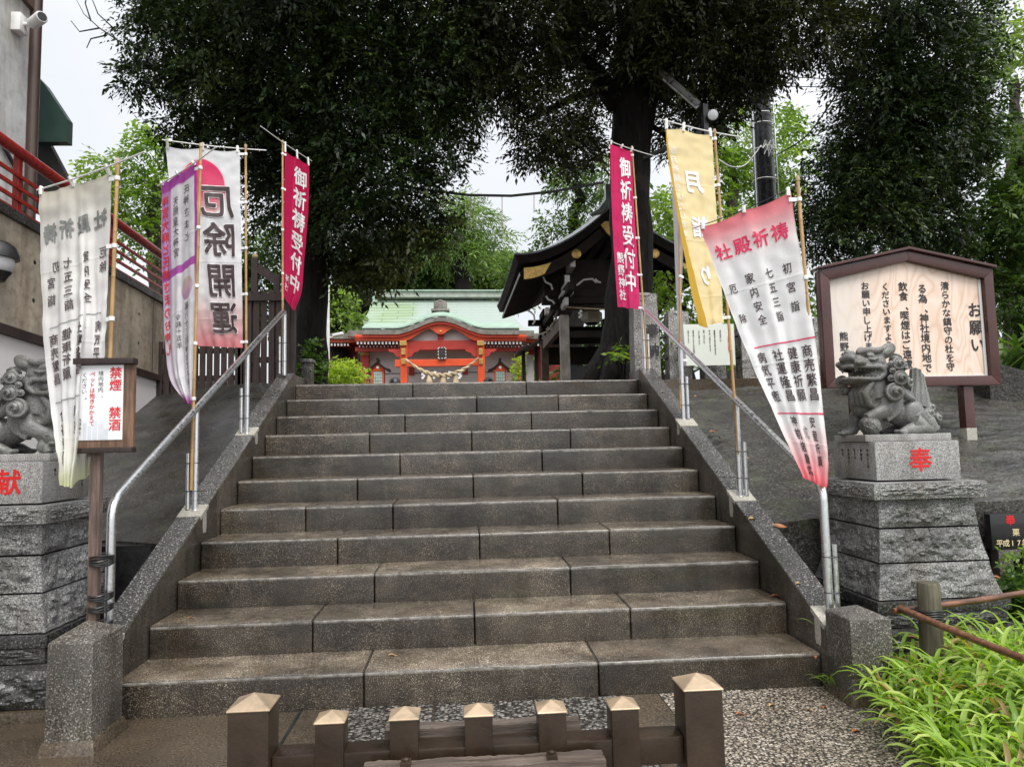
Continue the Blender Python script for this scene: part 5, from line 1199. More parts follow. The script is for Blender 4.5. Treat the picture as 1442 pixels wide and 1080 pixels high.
for px, side in ((556,'left'), (688,'right')):
    p = at(px, 532, 21); b = MB(); b.lathe((p.x, 21, TOPZ), [(.2,0),(.21,p.z-TOPZ-.2),(.18,p.z-TOPZ-.08),(.1,p.z-TOPZ),(.01,p.z-TOPZ+.03)], 20); o = part('dark_dome', b, M['tie'], None, smooth=True, loc=(p.x, 21, TOPZ)); tag(o, f'dark round topped shape beside the {side} porch pillar', 'ornament', 'dark round topped shapes by the porch')  # unidentified dark round tops, modelled as plain domes

# ================================================================== water pavilion
pav = thing('water_pavilion', 'open pavilion with sweeping dark gabled roof behind the right tree trunk', 'pavilion', (2.64, 10.3, TOPZ))
XC, HWp, Y0p, Y1p, ZE = 2.64, 1.80, 8.0, 12.7, 4.60
zr = lambda d: ZE + .98*(max(0, 1-abs(d)/HWp))**1.8
xsh = lambda y: XC - .10*(y-Y0p)/(Y1p-Y0p)
m, tt, bs = mat_new('wet_copper_tiles'); v = coords(tt); c = ramp(tt, noi(tt, v, 6, 4), [(.3, (.10,.12,.115)), (.7, (.22,.25,.24))]); tt.links.new(c, bs.inputs['Base Color']); bs.inputs['Roughness'].default_value = .22
wv = N(tt, 'ShaderNodeTexWave', {'Vector': v, 'Scale': 2.2}, bands_direction='X').outputs['Fac']; bump(tt, bs, wv, .4, .02); M['pavroof'] = m
b = MB(); b.slab(lambda u, v: (xsh(Y0p+(Y1p-Y0p)*v)+(2*u-1)*HWp, Y0p+(Y1p-Y0p)*v, zr((2*u-1)*HWp)+.06*abs(2*v-1)**3*abs(2*u-1)**3+.17*(1-max(0,1-v/.16)**2)*(1-abs(2*u-1)**6)), 64, 40, lambda u, v: (0, 0, -.03)); rf = part('roof', b, M['pavroof'], pav, smooth=True)
b = MB()
for k in range(5):     # layered dark eave under the copper, stepping in
    b.slab(lambda u, v: (xsh(Y0p+(Y1p-Y0p)*v)+(2*u-1)*(HWp-.012*k-.01), Y0p+.012*k+.01+(Y1p-Y0p-.02)*v, zr((2*u-1)*HWp)-.032-.026*k+.06*abs(2*v-1)**3*abs(2*u-1)**3), 64, 8, lambda u, v: (0,0,-.022))
part('layered_eave', b, M['darktimber'], rf, smooth=True)
b = MB(); b.beam((XC, Y0p-.05, zr(0)+.08), (xsh(Y1p), Y1p, zr(0)+.08), .22, .22); part('ridge', b, M['pavroof'], rf, bevel=.02)
b = MB(); b.box((XC-.02, Y0p-.02, zr(0)+.1), (.34,.12,.34)); b.tube([(XC, Y0p-.03, zr(0)+.2), (XC, Y0p-.1, zr(0)+.38), (XC, Y0p-.2, zr(0)+.46)], [.1,.07,.03], 8)
for s in (-1, 1): b.tube([(XC+s*.12, Y0p-.03, zr(0)), (XC+s*.3, Y0p-.05, zr(.3)+.06), (XC+s*.46, Y0p-.05, zr(.45)+.12)], [.08,.06,.03], 8)
part('ridge_end', b, M['pavroof'], rf, smooth=True)
b = MB(); b.slab(lambda u, v: (XC+(2*u-1)*(HWp-.16), Y0p+.16, zr((2*u-1)*HWp)-.165-.21*v), 60, 2, lambda u, v: (0,.06,0)); bb_ = part('barge_board', b, M['darktimber'], pav, smooth=True)
for s in (-1, 1):
    b = MB(); b.slab(lambda u, v: (XC+s*(HWp-.17-.48*u*(1-.25*v)), Y0p+.148, zr(s*(HWp-.48*u))-.17-.2*v), 12, 4, lambda u, v: (0,.01,0)); part('gilt_fitting', b, M['gold'], bb_)
    b = MB(); b.lathe((XC+s*.70, Y0p+.158, zr(.70)-.33), [(.085,0),(.085,.012),(.06,.02)], 20, axis=(0,-1,0)); part('gilt_roundel', b, M['gold'], bb_, smooth=True)
b = MB(); b.prism([(-.3,0),(.3,0),(.16,-.2),(0,-.34),(-.16,-.2)][::-1], lambda x, z, sd: (XC+x, Y0p+.10+.04*sd, zr(0)-.34+z)); part('gable_pendant', b, M['gold'], bb_)
b = MB(); e = MB(); n = 34
for i in range(n):
    y = Y0p+.3+(Y1p-Y0p-.5)*i/(n-1)
    for s in (-1, 1):
        pts = [(xsh(y)+s*d, y, zr(d)-.24-.02*d) for d in (.1,.6,1.1,HWp-.12)]
        for p, q in zip(pts[:-1], pts[1:]): b.beam(p, q, .05, .065)
        e.box((xsh(y)+s*(HWp-.11), y, zr(HWp-.12)-.265), (.014,.05,.06))
part('rafters', b, M['darktimber'], pav); part('rafter_ends', e, M['white'], pav)
b = MB(); b.slab(lambda u, v: (xsh(Y0p+.25)+(2*u-1)*(HWp-.14), Y0p+.24+(Y1p-Y0p-.4)*v, zr((2*u-1)*HWp)-.19), 40, 6, lambda u, v: (0,0,-.015)); part('roof_boards', b, M['darktimber'], pav)
pz = 3.72
for px, Y, mt, sx_ in ((795.5, 8.9, 'greypost', 0), (767, 12.1, 'brownpost', 0)):
    x = at(px, 500, Y).x
    for xx in (x, 2*XC-x):
        b = MB(); b.bb((xx-.083, Y-.083, TOPZ-.02), (xx+.083, Y+.083, pz)); po = part('pillar', b, M[mt], pav, bevel=.008)
        b = MB(); b.bb((xx-.11, Y-.11, TOPZ-.03), (xx+.11, Y+.11, TOPZ+.06)); part('footing', b, M['post'], po)
        b = MB(); b.bb((xx-.13, Y-.13, pz+.002), (xx+.13, Y+.13, pz+.10)); b.bb((xx-.1, Y-.35, pz+.18), (xx+.1, Y+.2, pz+.32)); b.bb((xx-.36, Y-.09, pz+.34), (xx+.36, Y+.09, pz+.46)); b.bb((xx-.08, Y-.6, pz+.48), (xx+.08, Y+.2, pz+.62)); part('bracket', b, M['darktimber'], po)
xa = at(795.5, 500, 8.9).x; xb = at(767, 500, 12.1).x; xl = (xa+xb)/2
b = MB(); b.bb((xa-.25, 8.84, pz+.105), (2*XC-xa+.25, 8.96, pz+.175+.0)); b.bb((xa-.4, 8.82, pz+.20), (2*XC-xa+.4, 8.98, pz+.33)); b.bb((xa+.08, 8.86, 3.30), (2*XC-xa-.08, 8.94, 3.42)); part('front_beam', b, M['darktimber'], pav, bevel=.006)
for s in (0, 1):
    f = (lambda x: x) if s == 0 else (lambda x: 2*XC-x)
    b = MB(); b.beam((f(xa), 8.98, pz-.10), (f(xb), 12.0, pz-.10), .10, .24); part('side_beam', b, M['brownpost'], pav, bevel=.006)
    b = MB(); b.beam((f(xa)-.0, 7.9, 4.05), (f(xb), 12.6, 4.05), .12, .14); part('purlin', b, M['darktimber'], pav)
b = MB(); b.bb((XC-.08, 8.5, 4.9), (XC+.08, 12.4, 5.05)); b.bb((xa-.1, 12.05, pz-.1), (2*XC-xa+.1, 12.15, pz+.3)); b.bb((xb+.08, 12.06, 3.15), (2*XC-xb-.08, 12.13, 3.55)); part('inner_beam', b, M['darktimber'], pav)
b = MB(); b.bb((XC-1.2, 8.86, pz+.34), (XC+1.2, 8.92, 4.75)); part('gable_boards', b, M['darktimber'], pav)
e = MB()
for px, py, w_, h_ in ((806.5,371,.10,.12), (799,395,.09,.20), (800,411,.20,.06), (798,424,.07,.14), (771,437,.07,.12), (897,448*0+395,.12,.10)):
    Y = 8.26 if px > 780 else 8.6; q = at(px, py, Y); e.bb((q.x-w_/2, Y, q.z-h_/2), (q.x+w_/2, 8.8, q.z+h_/2))
part('painted_beam_end', e, M['plaster'], pav, bevel=.01)
e = MB()
for pts in (((765,390),(768,397),(776,401),(778,408)), ((769,417),(772,422),(778,424),(781,428)), ((743,437),(748,440),(752,444),(753,452),(750,457)), ((838,393),(842,397),(846,398)), ((812,402),(822,394),(834,393),(840,398))):
    e.tube([at(a, c, 8.55) for a, c in pts], .018, 6)
part('painted_scroll', e, M['plaster'], pav, smooth=True)
t = thing('pavilion_rope', 'thin straw rope with white paper streamers strung under the pavilion beam', 'rope', (xa, 8.7, 3.7))
b = MB(); r0 = at(761,470,11.9); r1 = at(790,432,8.78); r2 = at(905,436,8.78)
b.tube([r0.lerp(r1, i/12)-Vector((0,0,.14*math.sin(math.pi*i/12))) for i in range(13)], .016, 6); b.tube([r1.lerp(r2, i/12)-Vector((0,0,.02*math.sin(math.pi*i/12))) for i in range(13)], .014, 6); part('rope', b, M['rope'], t, smooth=True)
b = MB()
for px, py, Y in ((782,442,9.4),(777,455,10.1),(771,460,10.8),(765,468,11.4),(817,437,8.76),(865,437,8.76)): q = at(px, py, Y); shide(b, tuple(q), .085)
part('paper_streamer', b, M['white'], t)
t = thing('hanging_lantern', 'cream six sided lantern hanging inside the pavilion by the trunk', 'lantern', tuple(at(833,445,9.6)))
q = at(833, 446, 9.6); b = MB(); b.lathe((q.x, 9.6, q.z-.13), [(.14,0),(.21,.06),(.21,.2),(.12,.28)], 6); part('shade', b, plain('cream_lantern', (.52,.46,.36), .6), t)
b = MB(); b.lathe((q.x, 9.6, q.z+.14), [(.24,0),(.2,.03),(.05,.1)], 6); b.tube([(q.x,9.6,q.z+.2),(q.x,9.6,3.9)], .008, 6); b.lathe((q.x, 9.6, q.z-.16), [(.1,0),(.15,.03)], 6); part('cap', b, M['darktimber'], t)
t = thing('water_basin', 'dark stone water basin under the pavilion roof', 'basin', (XC, 10.4, TOPZ))
b = MB(); b.bb((XC-.7, 9.9, TOPZ), (XC+.7, 10.9, TOPZ+.8)); part('basin', b, M['rockdark'], t, bevel=.04, smooth=True)
t = thing('stone_balustrade', 'low pale grey stone slabs beside the pavilion pillar', 'wall', tuple(at(815,535,10)))
for i in range(5):
    q = at(802+6*i, 535, 11.2-.35*i); b = MB(); b.bb((q.x-.03, q.y-.16, TOPZ-.02), (q.x+.06, q.y+.16, at(802, 527-1.6*i, 11.2-.35*i).z)); part('slab', b, M['post'], t, bevel=.006)
# small roofed notice stand between hall and pavilion
t = thing('roofed_notice_stand', 'small black roofed notice stand with a white panel, left of the pavilion pillars', 'notice board', tuple(at(750,535,15)))
b = MB()
for px in (737, 755): q = at(px, 500, 15); b.bb((q.x-.05, 14.95, TOPZ), (q.x+.05, 15.05, at(px,488,15).z))
part('post', b, M['tie'], t)
q0, q1 = at(741,500,15), at(752,537,15); b = MB(); b.bb((q0.x, 14.98, TOPZ+.5), (q1.x, 15.02, q0.z)); part('panel', b, M['plaster'], t)
b = MB(); a1, a2 = at(727,497,15), at(764,474,15); b.slab(lambda u, v: (a1.x+(a2.x-a1.x)*u, 14.4+1.2*v, a1.z+(a2.z-a1.z)*(u*.6+.4*u*u)), 8, 2, lambda u, v: (0,0,-.06)); b.slab(lambda u, v: (a2.x+(a2.x-a1.x)*u, 14.4+1.2*v, a2.z+(a1.z-a2.z)*(u*.6+.4*u*u)), 8, 2, lambda u, v: (0,0,-.06)); part('roof', b, M['darktimber'], t, smooth=True)

# ================================================================== poles, wires, lamps
t = thing('white_pole', 'thin white pole with a small floodlight, left of the shrine hall', 'pole', tuple(at(462,537,14)))
x = at(462,470,14).x; b = MB(); b.tube([(x,14,TOPZ-.1),(x,14,at(462,409,14).z)], .04, 12); part('mast', b, M['white'], t, smooth=True)
b = MB(); q = at(476,471,14); b.box(q, (.26,.16,.07), (0,R(-12),0)); b.beam((x,14,q.z-.08), (q.x,14,q.z-.04), .03, .03); part('floodlight', b, M['white'], t, smooth=True, bevel=.01)
t = thing('utility_pole', 'black utility pole with white side pipes and tangled wires, behind the yellow banner', 'pole', (5.72, 9, TOPZ))
xp0, xp1 = at(1081,330,9).x, at(1071,150,9).x
b = MB(); b.tube([(xp0,9,TOPZ-.2),(xp1+.0,9,7.8),(xp1-.05,9,13)], [.21,.19,.17], 18); part('pole', b, plain('black_pole', (.010,.010,.011), .28), t, smooth=True)
b = MB()
for s in (-1, 1): b.tube([(xp0+s*.225,8.9,TOPZ),(xp1+s*.205,8.9,7.8)], .016, 8)
part('side_pipe', b, M['steel'], t, smooth=True)
b = MB()
for z in (6.3,6.9,7.4,7.6):
    b.tube([(xp0-.0+.24*math.cos(a), 9+.24*math.sin(a), z+.01*math.sin(a*2)) for a in [2*math.pi*q/20 for q in range(21)]], .009, 6)
for k in range(5):
    a = k*1.3; b.tube([(xp0-.05,8.76,6.95), (xp0+.15*math.cos(a),8.72,6.8+.1*math.sin(a)), (xp0+.1*math.cos(a+1),8.70,7.0), (xp0-.02,8.74,6.9-.05*k)], .008, 6)
part('wire_bundle', b, M['plastic'], t, smooth=True)
def wire(label, pts, r=.012, mat='cable', sm=8, group='overhead wires'):
    P = [at(*p) for p in pts]; out = []
    for i in range(len(P)-1):
        p0_, p1_, p2_, p3_ = P[max(i-1,0)], P[i], P[i+1], P[min(i+2,len(P)-1)]
        for k in range(sm):
            a = k/sm; out.append(.5*((2*p1_)+(p2_-p0_)*a+(2*p0_-5*p1_+4*p2_-p3_)*a*a+(3*p1_-p0_-3*p2_+p3_)*a**3))
    out.append(P[-1]); b = MB(); b.tube(out, r, 6); o = part('overhead_wire', b, M[mat], None, smooth=True, loc=tuple(P[0])); tag(o, label, 'wire', group); return o
wire('thick grey cable hanging in a long curve down to the utility pole at the right', [(1262,-40,5.2),(1232,30,5.6),(1205,88,6.2),(1172,142,7.2),(1135,192,8.2),(1095,218,8.9)], .013)
wire('thin wire slanting down through the canopy right of the trunk', [(1152,-10,5),(1120,45,5.4),(1080,92,5.8),(1035,145,6.2)], .007)
wire('dark cable looping from behind the yellow banner to the utility pole', [(1012,225,8.8),(1030,235,8.8),(1050,232,8.85),(1072,205,8.82)], .012, 'plastic')
wire('upper of two thin wires crossing the sky right of the canopy', [(1080,107,14),(1200,113,15),(1330,118,16),(1480,113,17)], .013)
wire('lower of two thin wires crossing the sky right of the canopy', [(1080,121,14),(1200,124,15),(1330,127,16),(1480,124,17)], .013)
t = thing('rope_between_trees', 'dark sagging rope with thin hanging cords strung between the two big trunks', 'rope', tuple(at(600,268,6)))
pts = [at(470,238,6.1), at(540,258,6), at(600,268,6), at(660,275,5.9), at(720,276,5.9), at(780,270,5.95), at(850,257,6)]
b = MB(); b.tube(pts, .02, 8); part('rope', b, M['cable'], t, smooth=True)
for px, y0, y1 in ((620,271,305), (663,276,322), (707,277,326), (752,274,300)):
    b = MB(); p, q = at(px, y0, 5.92), at(px, y1, 5.92); b.tube([p, q], .006, 6); part('hanging_cord', b, M['rope'], t, smooth=True)
t = thing('tube_light', 'long grey tube light fixed aslant to the right tree trunk', 'lamp', tuple(at(930,103,5.6)))
p, q = at(931,104,5.45), at(984,150,5.3); b = MB(); b.beam(p, q, .13, .09); part('housing', b, plain('grey_lamp_housing', (.10,.10,.095), .5), t, smooth=True, bevel=.02)
b = MB(); o_ = Vector((0,-.02,-.055)); b.tube([p+o_+(q-p)*.05, p+o_+(q-p)*.95], .03, 10); part('tube', b, M['glassmilk'], t, smooth=True)
b = MB(); b.beam(p, p+Vector((-.25,.45,-.05)), .05, .05); b.beam(q, q+Vector((.12,.3,-.1)), .05, .05); part('bracket', b, M['tie'], t)
t = thing('spotlight', 'round white faced spotlight above the yellow banner', 'lamp', tuple(at(1003,162,5.2)))
c = at(1004,162,5.15); ax = Vector((-.1,-1,-.25)).normalized(); b = MB(); b.lathe(c-ax*.14, [(.03,0),(.06,.04),(.075,.12),(.078,.14)], 20, axis=ax); ho = part('housing', b, M['tie'], t, smooth=True)
b = MB(); b.lathe(c, [(.07,0),(.05,.012),(.01,.016)], 20, axis=ax); part('lens', b, M['glassmilk'], ho, smooth=True)
b = MB(); a1, a2 = at(989,148,5.25), at(1000,192,5.25); b.bb((a1.x, 5.22, a2.z), (a2.x-.02, 5.32, a1.z)); b.tube([c-ax*.1, (a2.x-.05, 5.26, c.z-.03)], .02, 8); b.beam((a1.x+.03, 5.3, a2.z+.1), (2.5, 5.9, a2.z-.1), .05, .05); part('bracket', b, M['tie'], t)
# ================================================================== trees and plants
def leaf_mesh(name, mat, parent, P, D, Lh, Wd, rnd, droop=.0, normal=None):
    """one mesh of many leaves; P base points, D directions, Lh lengths, Wd widths, rnd 0..1 per leaf"""
    n = len(P); g_ = np.random.default_rng(len(P))
    D = D/np.maximum(1e-6, np.linalg.norm(D, axis=1, keepdims=True))
    rv = g_.normal(size=(n, 3)) if normal is None else normal + .45*g_.normal(size=(n, 3))
    Sd = np.cross(D, rv); Sd /= np.maximum(1e-6, np.linalg.norm(Sd, axis=1, keepdims=True)); Nn = np.cross(Sd, D)
    Lh = Lh[:, None]; Wd = Wd[:, None]
    A = P; B = P + D*Lh*.42 + Sd*Wd*.5 - Nn*Wd*.12; C = P + D*Lh + np.array([0,0,-1.])*Lh*droop; E_ = P + D*Lh*.42 - Sd*Wd*.5 - Nn*Wd*.12
    V = np.stack([A,B,C,E_], 1).reshape(-1, 3) - np.array(wloc(parent))
    me = bpy.data.meshes.new(name); me.vertices.add(4*n); me.vertices.foreach_set('co', V.astype(np.float32).ravel())
    me.loops.add(4*n); me.loops.foreach_set('vertex_index', np.arange(4*n, dtype=np.int32)); me.polygons.add(n)
    me.polygons.foreach_set('loop_start', np.arange(0, 4*n, 4, dtype=np.int32))
    at_ = me.attributes.new('rnd', 'FLOAT', 'FACE'); at_.data.foreach_set('value', rnd.astype(np.float32))
    me.update(calc_edges=True); me.validate(); return link(name, me, mat, parent)
def sprays(blobs, dens, k, Ls, rng, shell=.5, down=.35, rough=.3):
    """leafy twigs through lumpy ellipsoids: returns base points, directions and a per-spray tone"""
    P = []; D = []; T = []
    for c, r in blobs:
        c = np.array(c); r = np.array(r); n = int(dens*(r[0]*r[2])*4); 
        if n < 4: n = 4
        d = rng.normal(size=(n,3)); d /= np.linalg.norm(d, axis=1, keepdims=True)
        lump = np.array([noise.noise(Vector(tuple(q*2.3+c*.7))) for q in d])
        rad = (rng.uniform(shell**3, 1, n))**(1/3)*(1+rough*lump*1.6)
        p = c + d*r*rad[:,None]
        ax = d*.7 + rng.normal(size=(n,3))*.55 + np.array([0,0,-down]); ax[:,2] *= .55; ax /= np.linalg.norm(ax, axis=1, keepdims=True)
        tone = rng.uniform(0,1,n)**1.5*.7 + .1 + .4*np.array([noise.noise(Vector(tuple(q*1.1))) for q in p])
        P.append(p); D.append(ax); T.append(tone)
    P = np.concatenate(P); D = np.concatenate(D); T = np.concatenate(T); n = len(P)
    side = np.cross(D, np.array([0,0,1.])+.45*rng.normal(size=(n,3))); side /= np.linalg.norm(side, axis=1, keepdims=True)
    t = np.linspace(0, 1, k); sg = np.where(np.arange(k)%2 == 0, 1, -1)
    bp = P[:,None,:] + D[:,None,:]*(t[None,:,None]*Ls - Ls*.4) + np.array([0,0,-1.])*(t**2)[None,:,None]*Ls*.18
    bd = D[:,None,:]*.75 + side[:,None,:]*sg[None,:,None]*(.85*(1-.55*t))[None,:,None] + rng.normal(size=(n,k,3))*.18 + np.array([0,0,-.2])
    nrm = np.repeat(np.cross(D, side)[:,None,:], k, 1)
    tone = np.clip(T[:,None] + rng.normal(size=(n,k))*.13, 0, 1)
    return bp.reshape(-1,3), bd.reshape(-1,3), tone.ravel(), nrm.reshape(-1,3)
def B_(px, py, Y, rp, fy=1.0, fz=1.0):
    c = at(px, py, Y); r = rp/FPX*(Y-CAM_POS.y); return (tuple(c), (r, r*fy, r*fz))
def tree(name, label, blobs, mat, base, trunk, limbs, bark, dens=120, k=9, Ls=.32, leaf=(.095,.04), seed=1, group=None, down=.35, droop=.1, shell=.5, cat='tree', rough=.3):
    t = thing(name, label, cat, base, group); rng = np.random.default_rng(seed)
    bl = [B_(*b) for b in blobs]
    P, D, T, Nm = sprays(bl, dens, k, Ls, rng, shell, down, rough); n = len(P)
    L = rng.uniform(.6,1.3,n)*np.repeat(rng.uniform(.75,1.2,(n+k-1)//k), k)[:n]*leaf[0]; leaf_mesh('crown', M[mat], t, P, D, L, L*leaf[1]/leaf[0]*rng.uniform(.85,1.15,n), T, droop, Nm)
    if trunk:
        b = MB(); b.tube([p for p, r in trunk], [r for p, r in trunk], 20); tk = part('trunk', b, M[bark], t, smooth=True)
    if limbs:
        for path in limbs:
            b = MB(); b.tube([p for p, r in path], [r for p, r in path], 10); part('limb', b, M[bark], t, smooth=True)
    return t
def wob(pts, amp=.03, sub=6, seed=0):
    """smooth wobbly path with tapering radii: pts = [(point, radius)]"""
    out = []
    for i in range(len(pts)-1):
        (p, r), (q, s) = pts[i], pts[i+1]; p, q = Vector(p), Vector(q)
        for j in range(sub):
            a = j/sub; v = p.lerp(q, a); out.append((v+Vector((noise.noise(v*1.7+Vector((seed,0,0))), noise.noise(v*1.7+Vector((0,seed,7))), 0))*amp, (r+(s-r)*a)*(1+.12*noise.noise(v*2.3+Vector((3,seed,0))))))
    out.append((Vector(pts[-1][0]), pts[-1][1])); return out

# --- the two great evergreens flanking the landing
bx1 = at(433, 535, 6.2)
lim = []
for (px, py, Y) in ((330,200,5.9),(540,220,5.8),(620,120,5.6),(260,90,5.5),(470,60,5.6),(380,30,5.6)):
    e = at(px, py, Y); s = at(442, 330 if py > 150 else 270, 6.1); lim.append(wob([(s,.14),(s.lerp(e,.5)+Vector((0,0,.15)),.08),(e,.03)], .06, 6, px))
tree('evergreen_tree', 'great dark evergreen with black trunk rising beside the dark picket fence',
     [(235,55,5.5,68),(300,125,5.6,80),(270,-50,5.5,110),(380,60,5.6,110),(330,200,5.8,62),(400,200,6.0,85),(480,120,5.6,120),(520,235,5.6,92),(600,120,5.5,90),(615,205,5.6,60),(578,270,5.7,58),(490,300,5.6,58),(425,290,6.4,80),(430,120,6.8,140),(560,60,6.5,130),(300,40,6.6,100),(620,20,5.2,100),(500,-60,5,140),(640,165,5.5,40),(380,-100,4.5,150),(195,110,5.4,34),(250,185,5.6,34)],
     'leaf_dark', tuple(bx1), wob([(Vector((bx1.x,6.2,TOPZ-.2)),.38),(Vector((bx1.x+.05,6.2,TOPZ+.35)),.25),(at(437,440,6.2),.225),(at(444,330,6.2),.225),(at(450,200,6.3),.23),(at(455,60,6.4),.19),(at(460,-150,6.5),.12)], .05, 6, 2), lim, 'bark', 235, 9, .30, (.078,.033), 11)
tr1 = [o for o in COL.objects if o.name == 'evergreen_tree'][0]
P, D, T, Nm = sprays([B_(*q) for q in ((505,385,6.2,30),(545,360,6,36),(600,335,5.9,32),(490,360,6.2,36),(570,320,5.8,30),(540,395,6.1,16),(470,370,6.4,22),(630,310,5.8,20))], 170, 9, .34, np.random.default_rng(43), .4, .5, .4)
L_ = np.random.default_rng(2).uniform(.07,.12,len(P)); leaf_mesh('low_bough', M['leaf_olive2'], tr1, P, D, L_, L_*.42, T, .1, Nm)
bx2 = at(878, 535, 6.1)
lim = []
for s0, e0, r0 in (((870,150,6.1),(805,70,5.8),.17), ((805,70,5.8),(790,-60,5.5),.13), ((900,150,6.1),(985,10,5.8),.24), ((900,60,6.1),(1060,90,5.6),.10), ((870,120,6),(740,170,5.6),.08), ((900,30,6),(1120,20,5.4),.1), ((880,170,6.1),(950,200,6.2),.06)):
    s, e = at(*s0), at(*e0); lim.append(wob([(s,r0),(s.lerp(e,.5)+Vector((0,0,.08)),r0*.75),(e,r0*.5)], .05, 6, e0[0]))
tree('evergreen_tree', 'great dark evergreen with flared pale patched trunk, between pavilion roof and tall stone pillar',
     [(735,60,5.6,95),(700,125,5.4,52),(780,165,5.6,66),(740,-60,5,140),(815,205,5.8,40),(745,205,5.6,30),(905,25,5.5,105),(985,60,5.6,105),(965,175,6.3,56),(1050,40,5.4,95),(1085,80,5.6,45),(1130,15,5.4,80),(1045,112,5.6,44),(900,-90,5,150),(1060,-90,4.8,150),(880,60,6.8,110),(1000,80,6.8,100),(700,30,6.4,110),(800,200,6.6,50),(660,60,5.3,55),(1170,60,5.6,50),(1010,150,5.9,40)],
     'leaf_olive', tuple(bx2), wob([(Vector((bx2.x,6.1,TOPZ-.2)),.62),(Vector((bx2.x,6.1,TOPZ+.12)),.50),(Vector((bx2.x+.02,6.1,TOPZ+.45)),.385),(at(884,440,6.1),.34),(at(888,330,6.1),.315),(at(890,200,6.1),.315),(at(893,100,6.1),.32),(at(905,0,6.1),.26),(at(920,-150,6.1),.18)], .05, 6, 5), lim, 'bark2', 225, 9, .30, (.08,.032), 12)
# flaring roots of the right trunk
rt = MB()
for a, l in ((200,.95),(235,.8),(260,.7),(300,.75),(165,.9),(335,.6)):
    d = Vector((math.cos(R(a)), math.sin(R(a)), 0)); c = Vector((bx2.x, 6.1, TOPZ))
    rt.tube([c+d*.15+Vector((0,0,.75)), c+d*.34+Vector((0,0,.36)), c+d*(.34+.3*l)+Vector((0,0,.12)), c+d*(.4+.55*l)+Vector((0,0,-.03))], [.12,.17,.12,.05], 12)
tr2 = [o for o in COL.objects if o.name.startswith('evergreen_tree') and 'flared' in o.get('label','')][0]
part('root_flare', rt, M['bark2'], tr2, smooth=True)

# --- dark tree on the right
bs3 = at(1290, 480, 7.4)
tree('evergreen_tree', 'dense dark evergreen hanging low above the maroon notice board',
     [(1212,250,6.5,76),(1262,180,6.5,105),(1300,85,6.2,92),(1240,112,6,68),(1338,185,6.6,72),(1160,320,6.6,50),(1230,320,6.6,76),(1300,285,6.8,66),(1345,85,6.5,55),(1260,-30,5.8,120),(1290,200,7.4,110),(1230,260,7.4,80),(1380,20,6.6,30),(1128,310,6.6,24),(1330,320,7.2,44)],
     'leaf_dark', tuple(Vector((bs3.x, 7.4, TOPZ))), wob([(Vector((bs3.x,7.4,TOPZ-.2)),.3),(at(1275,330,7.4),.22),(at(1265,150,7.3),.16),(at(1260,0,7.2),.08)], .08, 6, 8), None, 'bark', 290, 9, .30, (.08,.033), 13)
tree('leafy_tree', 'bright green broadleaf tree at the right edge behind the planting',
     [(1432,225,7.5,62),(1425,320,7.5,66),(1370,335,8,46),(1440,415,7.5,62),(1385,400,8,44),(1400,180,8,30),(1330,365,9,34),(1480,300,7.5,90),(1290,375,9,30)],
     'leaf_mid', tuple(at(1440,480,8.2)), wob([(Vector((at(1440,480,8.2).x,8.2,TOPZ-.2)),.2),(at(1440,330,8.2),.15),(at(1435,200,8),.08)], .06, 6, 9), None, 'bark', 130, 9, .34, (.12,.05), 14)
far = 'trees beyond the shrine precinct'
def far_tree(label, blobs, mat, Y, leaf, dens, seed, trunk_px, bark='barklight', k=8, name='leafy_tree', Ls=None, down=.3, shell=.45, group=far, rough=.35):
    px = trunk_px[0]; base = at(px, 540, Y); base.z = TOPZ; tw = .012*(Y+4)
    tree(name, label, blobs, mat, tuple(base), wob([(Vector((base.x,Y,TOPZ-.2)),tw*1.3),(at(px+2,trunk_px[1]*.5+250,Y),tw),(at(px+1,trunk_px[1],Y),tw*.5)], .02*Y, 6, seed), None, bark, dens, k, Ls or leaf[0]*3.2, leaf, seed, group, down, .08, shell, rough=rough)
far_tree('pale green tree far off in the top right corner above the canopy', [(1412,60,14,38),(1432,110,14,32),(1392,25,14,28),(1450,40,14,40),(1400,105,14,20)], 'leaf_pale', 14, (.17,.075), 40, 21, (1430,120))
far_tree('yellow green tree behind the utility pole and yellow banner', [(1045,195,15,62),(1000,250,15,52),(1105,235,16,40),(975,305,15,44),(1085,285,16,44),(1020,330,14,42),(940,300,14,36),(1110,175,16,26),(935,350,14,34)], 'leaf_bright', 15, (.17,.075), 55, 22, (1030,220))
far_tree('dark pine-like tree rising behind the pavilion roof', [(800,262,18,40,1,.7),(845,300,18,46,1,.7),(775,315,18,30,1,.6),(815,335,18,36,1,.7),(760,345,18,18,1,.6),(720,385,19,22),(860,250,18,40),(790,240,18,24,1,.6)], 'leaf_mid', 18, (.16,.06), 60, 23, (806,260), 'bark')
